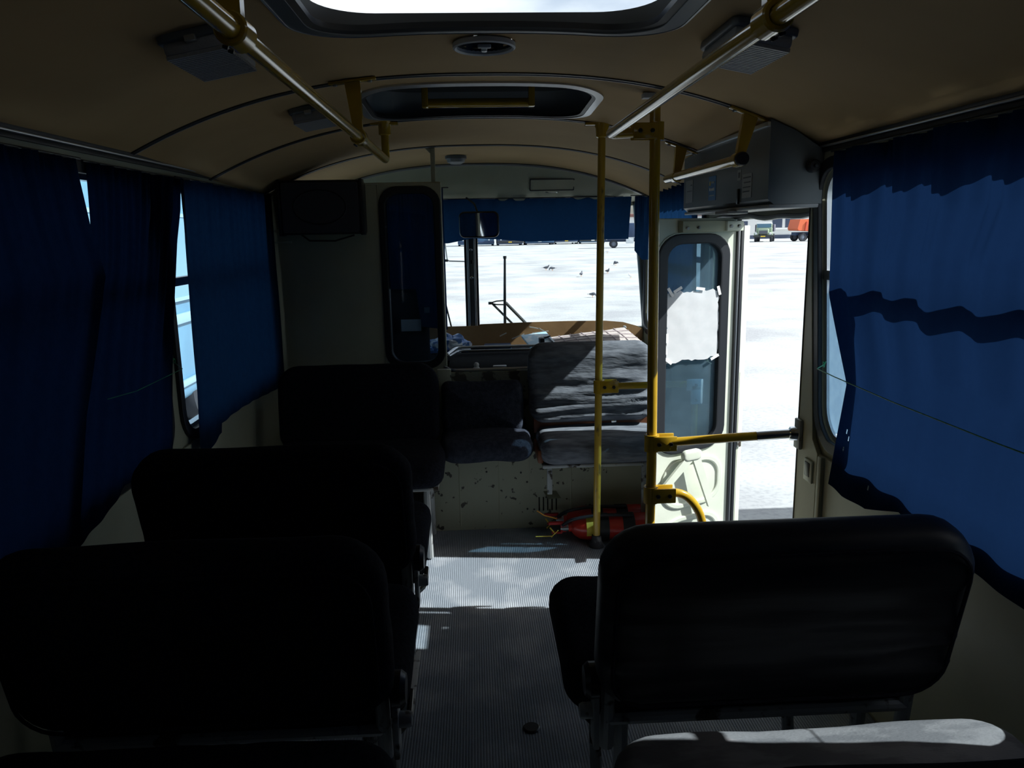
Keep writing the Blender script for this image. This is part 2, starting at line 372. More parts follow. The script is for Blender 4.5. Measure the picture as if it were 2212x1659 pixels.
WIN_L = [(-.42, 1.08, .735, 1.65), (1.36, 2.70, .735, 1.65), (2.84, 4.12, .735, 1.65), (4.36, 5.05, .80, 1.62)]
WIN_R = [(-.42, .98, .755, 1.65), (1.10, 2.602, .755, 1.65), (3.90, 5.22, .80, 1.66)]
def slant(pl, on):
    # the window just behind the door leans back towards its sill
    return [(y-(1.65-z)*.13*min(1, max(0, (y-2.2)/.35)), z) for (y, z) in pl] if on else pl
def build_walls():
    hl = [rrp(a, b, c, d, .10) for a, b, c, d in WIN_L]; hr = [slant(rrp(a, b, c, d, .10), 1 < a < 2) for a, b, c, d in WIN_R]
    wl = plate('wall_left', rectp(-1.6, 5.32, -.55, 1.76), hl, .06, T(-(XI+XO)/2, 0, 0) @ SIDE, 'cream', bevel=.0); tag(wl, kind='structure')
    door = [(2.665, -.56), (3.72, -.56), (3.72, 1.44), (3.64, 1.49), (2.72, 1.495), (2.665, 1.47)]
    outer = [(-1.6, -.55), (2.635, -.55), (2.635, 1.48), (2.665, 1.505), (3.76, 1.505), (3.81, 1.46), (3.81, .80), (3.47, .80), (3.47, -.55), (5.32, -.55), (5.32, 1.76), (-1.6, 1.76)]
    wr = plate('wall_right', outer, hr, .06, T((XI+XO)/2, 0, 0) @ SIDE, 'cream', bevel=.0); tag(wr, kind='structure')
    struct('wall_back', B(-XO, XO, -1.66, -1.6, -.1, 2.0), 'back_absorber')
    q = tag(thing('window_11', None, None, (1.16, 3.64, .8)), kind='structure')  # added opening and pane, shaped to let sun onto the rear-facing seat
    fixp(plate('pane', rectp(3.475, 3.805, .805, 1.50), [], .005, T(1.16, 0, 0) @ SIDE, 'glass', q), q)
    fixp(obj('edge_channel', B(1.15, 1.17, 3.465, 3.478, .80, 1.5, .002), 'rubber', q), q)
    # lining strips: raised panel below the windows
    for sgn, side, wins in ((-1, 'left', WIN_L), (1, 'right', WIN_R)):
        y1 = 4.2 if sgn < 0 else 2.50
        bm = B(sgn*XI, sgn*(XI-.012), -1.6, y1, .02, .70, .003); struct('trim_lining_'+side, bm, 'cream')
        # cornice: dark strip with light piping
        c = tag(thing('trim_cornice_'+side, None, None), kind='structure')
        y1 = 4.95 if sgn < 0 else 2.62
        for (dx, z0, z1, m) in ((.012, 1.722, 1.742, 'joint_dark'), (.016, 1.714, 1.721, 'joint_grey'), (.010, 1.700, 1.712, 'joint_dark')):
            obj('strip', B(sgn*XI, sgn*(XI-dx), -1.6, y1, z0, z1, .002), m, c)
        obj('piping', TB([(sgn*(XI-.014), -1.6, 1.717), (sgn*(XI-.014), y1, 1.717)], .0035, 8), 'alu', c)
    # windows: gasket, mid rail, panes
    k = 0
    for sgn, wins in ((-1, WIN_L), (1, WIN_R)):
        for (a, b, c, d) in wins:
            k += 1
            wn = tag(thing('window_%d' % k, None, None, (sgn*XI, (a+b)/2, c)), kind='structure'); off = -Vector(wn.location)
            on = sgn > 0 and 1 < a < 2; SL = lambda pl: slant(pl, on)
            ms = T(*off) @ T(sgn*(XI-.006), 0, 0) @ SIDE
            plate('gasket', SL(rrp(a-.028, b+.028, c-.028, d+.028, .125)), [SL(rrp(a+.004, b-.004, c+.004, d-.004, .098))], .016, ms, 'rubber', wn, .003)
            plate('frame', SL(rrp(a+.004, b-.004, c+.004, d-.004, .098)), [SL(rrp(a+.022, b-.022, c+.022, d-.022, .085))], .03, T(*off) @ T(sgn*(XI+.025), 0, 0) @ SIDE, 'alu', wn)
            zb = 1.30
            obj('mid_rail', B(-.018, .012, a+.02-(a+b)/2, b-.02-(a+b)/2, zb-.016-c, zb+.016-c, .003, mtx=T(sgn*.025, 0, 0)), 'alu', wn)
            if sgn > 0 and 1 < a < 2: plate('frosted_film', SL(rrp(2.18, b-.022, c+.03, zb-.016, .05)), [], .003, T(*off) @ T(XI+.020, 0, 0) @ SIDE, 'film', wn)
            for (z0, z1) in ((c+.02, zb-.014), (zb+.014, d-.02)):
                plate('pane', SL(rrp(a+.02, b-.02, z0, z1, .05)), [], .005, T(*off) @ T(sgn*(XI+.028), 0, 0) @ SIDE, 'glass', wn)
build_walls()

# ceiling: bays of bent sheet with joint strips
HATCH = (.01, 1.41, .86, 1.30, .16)     # cx, cy, w, h, r  big hatch
SKY2 = (0.0, 3.055, .86, .60, .16)
def in_rr(x, y, h, grow=0):
    cx, cy, w_, l_, r = h; dx = abs(x-cx)-(w_/2+grow-r); dy = abs(y-cy)-(l_/2+grow-r)
    if dx <= 0 or dy <= 0: return dx <= r and dy <= r
    return dx*dx+dy*dy <= r*r
def build_ceiling():
    root = tag(thing('ceiling', None, None), kind='structure')
    joints = [-1.6, -.1, .55, 2.62, 3.39, 4.19, 4.98]
    for y0, y1 in zip(joints, joints[1:]):
        bm = NB(); nx = 112; ny = max(4, int((y1-y0)/.02)); g = []
        for j in range(ny+1):
            y = y0+(y1-y0)*j/ny
            g.append([bm.verts.new((-1.14+2.28*i/nx, y, cz(-1.14+2.28*i/nx, y))) for i in range(nx+1)])
        for j in range(ny):
            for i in range(nx):
                cx = -1.14+2.28*(i+.5)/nx; cy = y0+(y1-y0)*(j+.5)/ny
                if in_rr(cx, cy, HATCH) or in_rr(cx, cy, SKY2) or math.hypot(cx-.008, cy-2.215) < .070: continue
                bm.faces.new((g[j][i], g[j][i+1], g[j+1][i+1], g[j+1][i]))
        bmesh.ops.delete(bm, geom=[v for v in bm.verts if not v.link_faces], context='VERTS')
        obj('ceiling_panel', bm, 'ceiling_tan', root, 60)
    for y in joints[1:]:
        for (w0, w1, dz, m, nm) in ((-.011, .011, .004, 'joint_dark', 'joint_strip'), (.011, .017, .006, 'joint_grey', 'joint_piping')):
            bm = NB(); n = 60; pr = None
            for i in range(n+1):
                x = -1.13+2.26*i/n; z = cz(x, y)
                row = [bm.verts.new(c) for c in ((x, y+w0, z+.002), (x, y+w0, z-dz), (x, y+w1, z-dz), (x, y+w1, z+.002))]
                if pr:
                    for k in range(3): bm.faces.new((pr[k], pr[k+1], row[k+1], row[k]))
                pr = row
            obj(nm, bm, m, root)
    # outer roof skin seen through the hatches only as a thin edge
    return root
build_ceiling()

def bent_ring(name, h, inner, outer, z_in, z_out, thick, m, parent, n=10):
    """rim that follows the ceiling: h=hatch, from +inner to +outer"""
    cx, cy, w_, l_, r = h
    a = rrect(w_+2*inner, l_+2*inner, r+inner, n, 10, cx, cy); b = rrect(w_+2*outer, l_+2*outer, r+outer, n, 10, cx, cy)
    bm = NB(); ra, rb, rc, rd = [], [], [], []
    for (p, q) in zip(a, b):
        ra.append(bm.verts.new((p[0], p[1], cz(*p)+z_in))); rb.append(bm.verts.new((q[0], q[1], cz(*q)+z_out)))
        rc.append(bm.verts.new((q[0], q[1], cz(*q)+z_out+thick))); rd.append(bm.verts.new((p[0], p[1], cz(*p)+z_in+thick)))
    L_ = len(a)
    for k in range(L_):
        k2 = (k+1) % L_
        for s, t in ((ra, rb), (rb, rc), (rc, rd), (rd, ra)): bm.faces.new((s[k], s[k2], t[k2], t[k]))
    return obj(name, bm, m, parent, 50)
def bent_wall(name, h, off0, off1, z0, z1, m, parent, n=10):
    cx, cy, w_, l_, r = h
    a = rrect(w_+2*off0, l_+2*off0, r+off0, n, 10, cx, cy); b = rrect(w_+2*off1, l_+2*off1, max(r+off1, .01), n, 10, cx, cy)
    bm = NB()
    ra = [bm.verts.new((p[0], p[1], cz(*p)+z0)) for p in a]; rb = [bm.verts.new((p[0], p[1], 1.97+z1)) for p in b]
    for k in range(len(a)): bm.faces.new((ra[k], ra[(k+1) % len(a)], rb[(k+1) % len(a)], rb[k]))
    return obj(name, bm, m, parent, 50)
def build_hatches():
    h = thing('roof_hatch', 'large open roof hatch with rounded corners and raised lid', 'roof hatch', (0, 1.3, 1.95)); off = T(0, -1.3, -1.95)
    def par(o, t): o.matrix_parent_inverse = Matrix.Translation(t).inverted(); return o
    t = (0, 1.3, 1.95)
    par(bent_ring('rim', HATCH, -.012, .032, -.012, -.006, .012, 'grey_paint', h), t)
    par(bent_ring('rim_bead', HATCH, .030, .036, -.008, -.006, .010, 'alu', h), t)
    par(bent_ring('seal', HATCH, -.028, -.010, -.006, -.010, .014, 'rubber', h), t)
    par(bent_wall('well', HATCH, .014, -.020, .004, .022, 'joint_grey', h), t)
    bm = NB(); pillow(bm, 1.14, 1.50, .035, .17, .015, T(.05, 1.40, 2.095) @ RX(90), bulge=.01); par(obj('lid', bm, 'grey_paint', h), t)
    for sx in (-1, 1):
        for y in (.85, 1.75): par(obj('strut', cyl((sx*.385, y, 1.96), (sx*.385, y, 2.08), .008), 'steel', h), t)
    # skylight over the front rib, closed, with grab handle
    t = (0, 3.05, 1.94); s = thing('skylight_hatch', 'closed ceiling hatch in front of the rib, with yellow grab bar', 'roof hatch', t)
    par(bent_ring('rim', SKY2, -.010, .018, -.010, -.006, .010, 'alu', s), t)
    par(bent_ring('seal', SKY2, -.024, -.008, -.006, -.008, .012, 'rubber', s), t)
    par(bent_wall('well', SKY2, .014, -.03, .004, .06, 'grey_paint', s), t)
    bm = NB(); pillow(bm, .92, .66, .02, .16, .008, T(0, 3.055, 2.036) @ RX(90)); par(obj('cover', bm, 'dark_metal', s), t)
    hy = 3.13
    par(obj('grab_bar', cyl((-.20, hy, 1.952), (.20, hy, 1.952), .017), 'yellow', s), t)
    for x in (-.205, .205):
        bm = B(x-.012, x+.012, hy-.025, hy+.025, 1.935, 2.04, .003); par(obj('bar_bracket', bm, 'yellow', s), t)
    # round air vent
    t = (.008, 2.215, 1.955); v = thing('ceiling_vent', 'round ceiling vent with pale ring and small lever', 'vent', t)
    bm = lathe(NB(), [(.074, .012), (.075, -.006), (.080, -.010), (.085, -.007), (.085, .004), (.074, .012)], 40); obj('ring', bm, 'white', v)
    bm = lathe(NB(), [(.0, .05), (.055, .045), (.0755, .0)], 32); obj('bowl', bm, 'black_plastic', v)
    bm = NB(); box(bm, -.008, .008, -.012, .03, -.012, .0, .003); box(bm, -.018, .018, -.02, -.008, -.010, .0, .003); obj('lever', bm, 'white', v)
    bm = lathe(NB(), [(.0, -.016), (.007, -.014), (.009, .0)], 10); obj('knob', bm, 'steel', v)
build_hatches()

# ------------------------------------------------------------------ ceiling lamps
def ceiling_lamp(loc, tilt, label, sx=.078, sy=.135):
    l = thing('ceiling_lamp', label, 'lamp', loc, (0, math.radians(tilt), 0), 'ribbed ceiling lamps')
    bm = NB(); pillow(bm, 2*sx, 2*sy, .022, .02, .006, T(0, 0, -.008) @ RX(90), side=2, rings=(.5, 1)); obj('base', bm, 'grey_paint', l)
    bm = NB()
    n = 18
    for i in range(n):
        y = -sy*.92+2*sy*.92*(i+.5)/n
        box(bm, -sx*.85, sx*.85, y-.006, y+.004, -.052, -.044)
    box(bm, -sx*.88, sx*.88, -sy*.94, sy*.94, -.046, -.016, .01); obj('cover', bm, 'lamp_cover', l)
    for y in (-sy*1.02, sy*1.02): obj('clip', B(-.012, .012, y-.008, y+.008, -.028, -.015, .002), 'steel', l)
    return l
ceiling_lamp((-.64, 1.95, cz(.64, 1.95)), -11, 'ribbed oblong ceiling lamp beside the near end of the left overhead rail')
ceiling_lamp((-.60, 2.95, cz(.60, 2.95)), -10, 'small ribbed ceiling lamp left of the closed skylight hatch', .07, .11)
ceiling_lamp((.63, 1.93, cz(.63, 1.93)), 11, 'ribbed oblong ceiling lamp above the right overhead rail')
def dome_lamp():
    z = cz(.12, 4.62); l = thing('dome_lamp', 'small round dome lamp on the ceiling over the cab', 'lamp', (-.12, 4.62, z))
    obj('base', lathe(NB(), [(0, 0), (.062, 0), (.062, -.016), (.05, -.02)], 24), 'grey_paint', l)
    obj('cover', lathe(NB(), [(.054, -.016), (.05, -.035), (.03, -.045), (0, -.048)], 24), 'lamp_cover', l)
dome_lamp()

# ------------------------------------------------------------------ overhead rails
RR = .0165
def clamp(name, p, axis, parent, r=.026, l=.06, m='yellow'):
    a = Vector(axis).normalized()
    q = a.to_track_quat('Z', 'Y').to_matrix().to_4x4()
    bm = lathe(NB(), [(RR, -l/2), (r-.003, -l/2), (r, -l/2+.004), (r, l/2-.004), (r-.003, l/2), (RR, l/2)], 20, Matrix.Translation(p) @ q)
    return obj(name, bm, m, parent)
def bracket(parent, x, y, zr, lean=0.0, m='yellow'):
    zt = cz(x+lean, y)
    bm = NB(); xt = x+lean
    top, bot = .026, .013
    v = [bm.verts.new(c) for c in ((xt-top, y-.012, zt), (xt+top, y-.012, zt), (x+bot, y-.012, zr), (x-bot, y-.012, zr),
                                   (xt-top, y+.012, zt), (xt+top, y+.012, zt), (x+bot, y+.012, zr), (x-bot, y+.012, zr))]
    for f in ((0, 1, 2, 3), (7, 6, 5, 4), (0, 4, 5, 1), (1, 5, 6, 2), (2, 6, 7, 3), (3, 7, 4, 0)): bm.faces.new([v[i] for i in f])
    b = obj('bracket', bm, m, parent, 0)
    sl = math.degrees(math.atan2(cz(xt+.05, y)-cz(xt-.05, y), .1))
    obj('flange', B(-.075, .075, -.018, .018, -.008, .0, .002, mtx=T(xt, y, zt-.003) @ RY(-sl)), m, parent)
    for dx in (-.055, .055): bolt('bolt', (xt+dx, y, cz(xt+dx, y)-.010), (0, 0, -1), .008, .006, 'steel', parent)
def overhead_rails():
    z = 1.768
    t = thing('overhead_rail', 'yellow overhead grab rail on the left, front end bent up to the ceiling', 'grab rail')
    pts = fillet([(-.392, -.6, z), (-.392, 3.385, z), (-.392, 3.39, cz(.392, 3.39))], .03)
    obj('tube', TB(pts, RR, 16), 'yellow', t)
    for y in (1.28, 2.60):
        clamp('clamp', (-.392, y, z), (0, 1, 0), t); bracket(t, -.392, y, z, -.012)
        for dy in (-.014, .014): bolt('screw', (-.392-.012, y+dy, z-.023), (-.4, 0, -1), .005, .005, 'black_plastic', t)
    zt = cz(.392, 3.39)
    obj('end_cup', lathe(NB(), [(.0165, -.055), (.026, -.05), (.026, -.012), (.034, 0), (0, 0)], 16, T(-.392, 3.39, zt)), 'yellow', t)
    obj('end_flange', B(-.45, -.335, 3.372, 3.408, zt-.012, zt-.001, .002), 'yellow', t)
    zr = 1.782
    t = thing('overhead_rail', 'yellow overhead grab rail on the right, front end clamped to the door post', 'grab rail')
    pts = fillet([(.452, -.6, zr), (.440, 2.725, zr), (.600, 2.73, 1.790)], .03)
    obj('tube', TB(pts, RR, 16), 'yellow', t)
    clamp('clamp', (.443, 1.28, zr), (0, 1, 0), t); bracket(t, .443, 1.28, zr, .010)
    for dy in (-.016, .016): bolt('screw', (.443+.010, 1.28+dy, zr-.024), (.4, 0, -1), .006, .005, 'black_plastic', t)
    t = thing('door_grab_rail', 'short yellow grab rail hung on two brackets beside the grey door box', 'grab rail')
    za = 1.683
    obj('tube', TB([(.856, 2.585, za), (.85, 3.56, za)], .018, 16), 'yellow', t)
    for (y, lean) in ((2.62, .036), (3.42, .02)): bracket(t, .855, y, za, lean); clamp('clamp', (.855, y, za), (0, 1, 0), t, .024, .05)
    obj('end_cap', lathe(NB(), [(0, 0), (.02, .001), (.023, .006), (.023, .02)], 16, T(.856, 2.578, za) @ RX(-90)), 'rubber', t)
overhead_rails()

# ------------------------------------------------------------------ posts by the door
def clampT(p, parent, dirx, m='yellow', s=1.0, name='tee_clamp'):
    """two-bolt tee clamp: sleeve round a vertical post and a leaf pair towards dirx"""
    x, y, z = p
    bm = lathe(NB(), [(RR, -.03*s), (.026*s, -.03*s), (.026*s, .03*s), (RR, .03*s)], 18, T(x, y, z))
    o = obj(name, bm, m, parent)
    x0, x1 = sorted((x, x+dirx*.085*s))
    bm = NB(); box(bm, x0, x1, y-.028*s, y-.020*s, z-.027*s, z+.027*s, .004); box(bm, x0, x1, y+.020*s, y+.028*s, z-.027*s, z+.027*s, .004); obj('clamp_plate', bm, m, parent)
    for dx in (.02, .062): bolt('clamp_bolt', (x+dirx*dx*s, y-.028*s, z), (0, -1, 0), .008*s, .006, 'black_plastic', parent)
    return o
def posts():
    x, y = .512, 3.389; zt = cz(x, y)
    t = thing('grab_post', 'yellow floor-to-ceiling grab post with side rail in front of the rear-facing seats', 'grab post', (0, 0, 0))
    obj('tube', TB([(x-.006, y, .02), (x+.012, y, zt)], RR, 16), 'yellow_worn', t)
    obj('foot', lathe(NB(), [(0, 0), (.036, 0), (.034, .012), (.024, .03), (.022, .055), (RR, .058)], 18, T(x-.006, y, 0)), 'rubber_worn', t)
    obj('top_cup', lathe(NB(), [(RR, -.06), (.025, -.055), (.027, -.02), (.034, -.004), (.034, .004)], 18, T(x+.012, y, zt)), 'yellow', t)
    obj('top_flange', B(x-.06, x+.08, y-.018, y+.018, zt-.008, zt+.004, .002), 'yellow', t)
    zc = .768; clampT((x+.004, y, zc), t, 1)
    pts = fillet([(x+.03, y, zc), (.958, y, zc), (.958, y, 0)], .004)
    obj('side_rail', TB([(x+.03, y, zc), (.95, y, zc)], .0155, 14), 'yellow', t)
    obj('side_tube', TB([(.955, y, .0), (.955, y, zc)], .0155, 14), 'yellow', t)
    bm = NB(); box(bm, .91, .985, y-.026, y-.018, zc-.026, zc+.026, .004); box(bm, .93, .985, y-.026, y-.018, zc-.09, zc, .006); obj('tee_plate', bm, 'white', t)
    bolt('clamp_bolt', (.955, y-.026, zc), (0, -1, 0), .007, .005, 'steel', t); bolt('clamp_bolt', (.957, y-.026, zc-.07), (0, -1, 0), .007, .005, 'steel', t)
    # door post with guard rails
    x, y = .603, 2.73; zt = cz(x, y)
    t = thing('grab_post', 'thick yellow grab post at the doorway with guard rail to the door pillar', 'grab post')
    obj('tube', TB([(x-.004, y, .0), (x+.003, y, .6), (x-.006, y, zt)], .0185, 18), 'yellow', t)
    obj('foot', lathe(NB(), [(0, 0), (.036, 0), (.034, .012), (.025, .03), (.022, .05), (.018, .052)], 18, T(x-.004, y, 0)), 'rubber_worn', t)
    obj('top_plate', B(x-.05, x+.03, y-.02, y+.02, zt-.012, zt+.004, .002), 'white', t)
    clampT((x, y, 1.790), t, -1, s=1.0)
    clampT((x+.002, y, .684), t, 1, s=1.05); clampT((x+.002, y, .483), t, 1, s=1.05)
    obj('guard_rail', TB([(x+.03, y-.005, .684), (1.06, 2.632, .729)], .0165, 16), 'yellow', t)
    obj('chrome_sleeve', TB([(.97, 2.651, .719), (1.088, 2.626, .732)], .0172, 16), 'chrome', t)
    obj('wall_socket', lathe(NB(), [(.0172, 0), (.024, .004), (.026, .022), (.03, .034)], 18, T(1.078, 2.628, .732) @ RZ(-12) @ RY(90)), 'chrome', t)
    obj('wall_flange', B(1.100, 1.113, 2.588, 2.636, .68, .788, .004), 'steel_worn', t)
    pts = fillet([(x+.03, y, .483), (.725, y, .490), (.79, y, .42), (.85, y, .18), (.85, y, .0)], .06, 8)
    obj('curved_rail', TB(pts, .0165, 16), 'yellow', t)
posts()

# ------------------------------------------------------------------ door
def door():
    d = tag(thing('door_1', None, None, (1.06, 3.2, -.3)), kind='structure')
    off = T(-1.06, -3.2, .3); mt = off @ T(0, 3.205, 0) @ FRONT
    x0, x1, zb, ztp = .712, 1.062, -.30, 1.50
    plate('leaf', rrp(x0, x1, zb, ztp, .012, 2), [rrp(.742, 1.008, .50, 1.412, .075)], .026, mt, 'door_paint', d, .004)
    plate('gasket', rrp(.722, 1.028, .478, 1.434, .09), [rrp(.752, .998, .51, 1.402, .07)], .046, mt, 'rubber', d, .006)
    plate('bead', rrp(.714, 1.036, .470, 1.442, .096), [rrp(.722, 1.028, .478, 1.434, .09)], .034, mt, 'door_paint', d, .003)
    plate('pane', rrp(.748, 1.002, .506, 1.406, .07), [], .005, mt, 'glass_door', d)
    # pressed lower panel
    plate('pressing', rrp(.755, 1.025, .215, .435, .085, 8), [rrp(.768, 1.012, .228, .422, .075, 8)], .042, mt, 'door_paint', d, .006)
    plate('pressing', rrp(.755, 1.025, -.20, .165, .085, 8), [rrp(.768, 1.012, -.188, .152, .075, 8)], .042, mt, 'door_paint', d, .006)
    # folding arm
    yy = 3.205-.03
    a = obj('arm', NB_arm((.845, yy-.02, .455), (.72, yy-.03, .335), .018), 'door_paint', d); fixp(a, d)
    a = obj('arm', NB_arm((.875, yy-.02, .455), (.945, yy-.03, .215), .017), 'door_paint', d); fixp(a, d)
    bm = NB(); pillow(bm, .085, .05, .03, .022, .01, T(.858, yy-.022, .468), side=1, rings=(.5, 1)); fixp(obj('arm_hinge', bm, 'door_paint', d), d)
    # header plate with bolts
    fixp(obj('header_plate', B(.80, 1.05, 3.16, 3.19, 1.445, 1.492, .002), 'cream', d), d)
    fixp(obj('header_plate', B(.985, 1.06, 3.145, 3.165, 1.448, 1.490, .002), 'door_paint', d), d)
    for (x, y, z) in ((.818, 3.16, 1.462), (.866, 3.16, 1.464), (1.0, 3.145, 1.468), (1.037, 3.145, 1.468)): fixp(bolt('bolt', (x, y, z), (0, -1, 0), .0075, .008, 'steel_worn', d), d)
    # meeting edge: rubber strips and second leaf folded outwards
    for (xa, xb, ya, yb, m, nm) in ((1.062, 1.072, 3.18, 3.225, 'rubber', 'seal'), (1.072, 1.084, 3.19, 3.225, 'alu', 'edge_strip'), (1.084, 1.098, 3.185, 3.23, 'rubber', 'seal')):
        fixp(obj(nm, B(xa, xb, ya, yb, zb, ztp-.02, .003), m, d), d)
    sl = NB(); box(sl, 0, .05, -.012, .012, zb, 1.47, .004, mtx=T(1.098, 3.215, 0) @ RZ(15)); fixp(obj('second_leaf', sl, 'door_paint', d), d)
    fixp(obj('lock_plate', B(-.012, .012, -.016, -.011, .44, .50, .002, mtx=T(1.12, 3.215, 0) @ RZ(15)), 'steel_worn', d), d)
    old = d.location.copy(); d.location = (1.125, 3.43, -.3); d.rotation_euler = (0, 0, math.radians(26.7)); d.scale = (1.29, 1, 1)
    DM = T(1.125, 3.43, -.3) @ RZ(26.7) @ Matrix.Diagonal((1.29, 1, 1, 1)) @ T(-1.06, -3.2, .3)
    # taped paper
    n = 16; bm = NB(); g = []
    rr = random.Random(4)
    for j in range(n+1):
        row = []
        for i in range(n+1):
            x = .757+.232*i/n; z = .892+.302*j/n
            if i in (0, n): x += rr.uniform(-.006, .006)
            if j in (0, n): z += rr.uniform(-.007, .007)
            row.append(bm.verts.new((x, 3.19-.004*abs(noise.noise(Vector((x*14, z*14, 2)))), z)))
        g.append(row)
    for j in range(n):
        for i in range(n): bm.faces.new((g[j][i], g[j][i+1], g[j+1][i+1], g[j+1][i]))
    p = tag(obj('paper_sheet', bm, 'paper', None), 'white paper sheet taped on the door window', 'paper'); p.matrix_world = DM
    for k, (x, z, a) in enumerate(((.768, 1.197, 60), (.80, 1.205, -30), (.90, 1.203, 10), (.985, 1.19, 75), (.757, 1.0, 90), (.765, .90, 40), (.975, .893, -25), (.752, .95, 80))):
        obj('tape', B(-.02, .02, -.0008, .0008, -.006, .006, mtx=T(x, 3.1835, z) @ RY(a)), 'white', p, 0)
    # door frame rubber along the opening
    tr = tag(thing('trim_doorway', None, None), kind='structure')
    pts = fillet([(1.145, 2.632, -.4), (1.145, 2.632, 1.502), (1.145, 3.81, 1.502), (1.145, 3.81, .80), (1.145, 3.475, .80), (1.145, 3.475, -.4)], .05)
    obj('door_seal', TB(pts, .007, 8), 'rubber', tr)
    pts = [(1.125, 2.64+1.15*k/16, 1.503-.006*math.sin(k/16*PI*2)-.004*math.sin(k*1.3)) for k in range(17)]
    obj('sagging_seal', TB(pts, .010, 8), 'grey_paint', tr)
    plate('pillar_cover', [(2.47, .0), (2.632, .0), (2.632, 1.53), (2.622, 1.53), (2.515, .74), (2.47, .70)], [], .016, T(1.121, 0, 0) @ SIDE, 'cream', tr, .003)
    obj('pillar_edge', TB([(1.116, 2.63, .0), (1.116, 2.63, 1.53)], .006, 8), 'joint_dark', tr)
    obj('latch_plate', B(1.106, 1.114, 2.49, 2.555, .585, .665, .004), 'door_paint', tr)
    obj('latch_slot', B(1.1045, 1.107, 2.505, 2.543, .605, .655, .002), 'black_plastic', tr)
    obj('lining_post', B(1.105, 1.13, 2.42, 2.45, .0, .70, .004), 'cream', tr)
def NB_arm(a, b, h):
    bm = NB(); a = Vector(a); b = Vector(b); d = (b-a).normalized(); n = Vector((-d.z, 0, d.x))*h; t = Vector((0, -.012, 0))
    v = [bm.verts.new(p) for p in (a-n, b-n*.8, b+n*.8, a+n, a-n+t, b-n*.8+t, b+n*.8+t, a+n+t)]
    for f in ((0, 1, 2, 3), (7, 6, 5, 4), (0, 4, 5, 1), (1, 5, 6, 2), (2, 6, 7, 3), (3, 7, 4, 0)): bm.faces.new([v[i] for i in f])
    return bm
door()

# ------------------------------------------------------------------ grey door mechanism box
def door_box():
    t = thing('door_mechanism_box', 'grey metal box with stickers above the open doorway', 'cover box', (1.03, 3.0, 1.54)); P = lambda o: fixp(o, t)
    xf, y0, y1 = .945, 2.58, 3.62
    bm = NB(); n = 8; prof = [(1.128, 1.535), (xf+.02, 1.535), (xf, 1.552)]
    top = [(xf, None), (1.128, None)]
    for y in (y0, y1): pass
    v = []
    for y in (y0, y1):
        v.append([bm.verts.new((x, y, z)) for x, z in prof+[(xf, cz(xf, y)-.004), (1.03, cz(1.03, y)-.004), (1.128, cz(1.128, y)-.02)]])
    k = len(v[0])
    for i in range(k): bm.faces.new((v[0][i], v[0][(i+1) % k], v[1][(i+1) % k], v[1][i]))
    bm.faces.new(v[0]); bm.faces.new(v[1]); P(obj('case', bm, 'grey_paint', t, 20))
    P(obj('bottom_flange', B(xf+.005, 1.128, y0, y1, 1.522, 1.535, .003), 'joint_grey', t))
    bm = NB(); box(bm, xf-.03, xf+.05, 2.9, 3.05, 1.512, 1.524, .003, mtx=None); P(obj('bent_tab', bm, 'joint_grey', t))
    P(obj('top_strip', B(xf-.012, xf, y0, y1, cz(xf, 3.1)-.012, cz(xf, 3.1)+.004, .002), 'alu', t))
    P(obj('latch', B(xf-.008, xf, 2.855, 2.872, 1.545, 1.60, .002), 'black_plastic', t))
    def sticker(nm, ya, yb, za, zb, m, lines):
        o = P(obj(nm, B(xf-.0015, xf, ya, yb, za, zb), m, t, 0))
        for (fa, fb, g0, g1, mm) in lines:
            q = obj('print', B(xf-.0025, xf-.0014, ya+(yb-ya)*fa, ya+(yb-ya)*fb, za+(zb-za)*g0, za+(zb-za)*g1), mm, o, 0); q.matrix_parent_inverse = Matrix.Translation(t.location).inverted()
            q.matrix_parent_inverse = o.matrix_world.inverted() if False else Matrix.Identity(4)
    # the y axis runs away from the viewer: fraction 1 is the left end
    sticker('blue_sticker', 3.14, 3.235, 1.572, 1.668, 'blue_sticker', [(.72, .86, .62, .80, 'label_yellow'), (.2, .62, .70, .78, 'sticker_grey'), (.74, .86, .40, .52, 'white'), (.56, .68, .40, .50, 'white'), (.38, .50, .40, .50, 'white'), (.2, .32, .40, .52, 'white'), (.15, .85, .18, .22, 'sticker_grey')])
    sticker('paper_sticker', 2.735, 2.83, 1.565, 1.648, 'sticker_grey', [(.1, .9, .82, .88, 'print_dark'), (.1, .8, .62, .67, 'print_dark'), (.1, .9, .42, .47, 'print_dark'), (.2, .9, .24, .29, 'print_dark')])
    sticker('small_sticker', 2.848, 2.885, 1.63, 1.668, 'sticker_grey', [(.25, .75, .25, .75, 'print_dark')])
    sticker('faded_sticker', 3.47, 3.58, 1.575, 1.672, 'joint_grey', [(.1, .3, .75, .8, 'print_dark'), (.1, .8, .5, .53, 'print_dark')])
    b = thing('round_switch', 'black round switch on the near end of the grey door box', 'switch', (1.085, 2.575, 1.655))
    obj('body', lathe(NB(), [(0, .03), (.016, .03), (.021, .024), (.021, 0)], 20, RX(90)), 'black_plastic', b)
    obj('toggle', lathe(NB(), [(0, .044), (.006, .042), (.007, .028)], 10, RX(90)), 'rubber', b)
door_box()

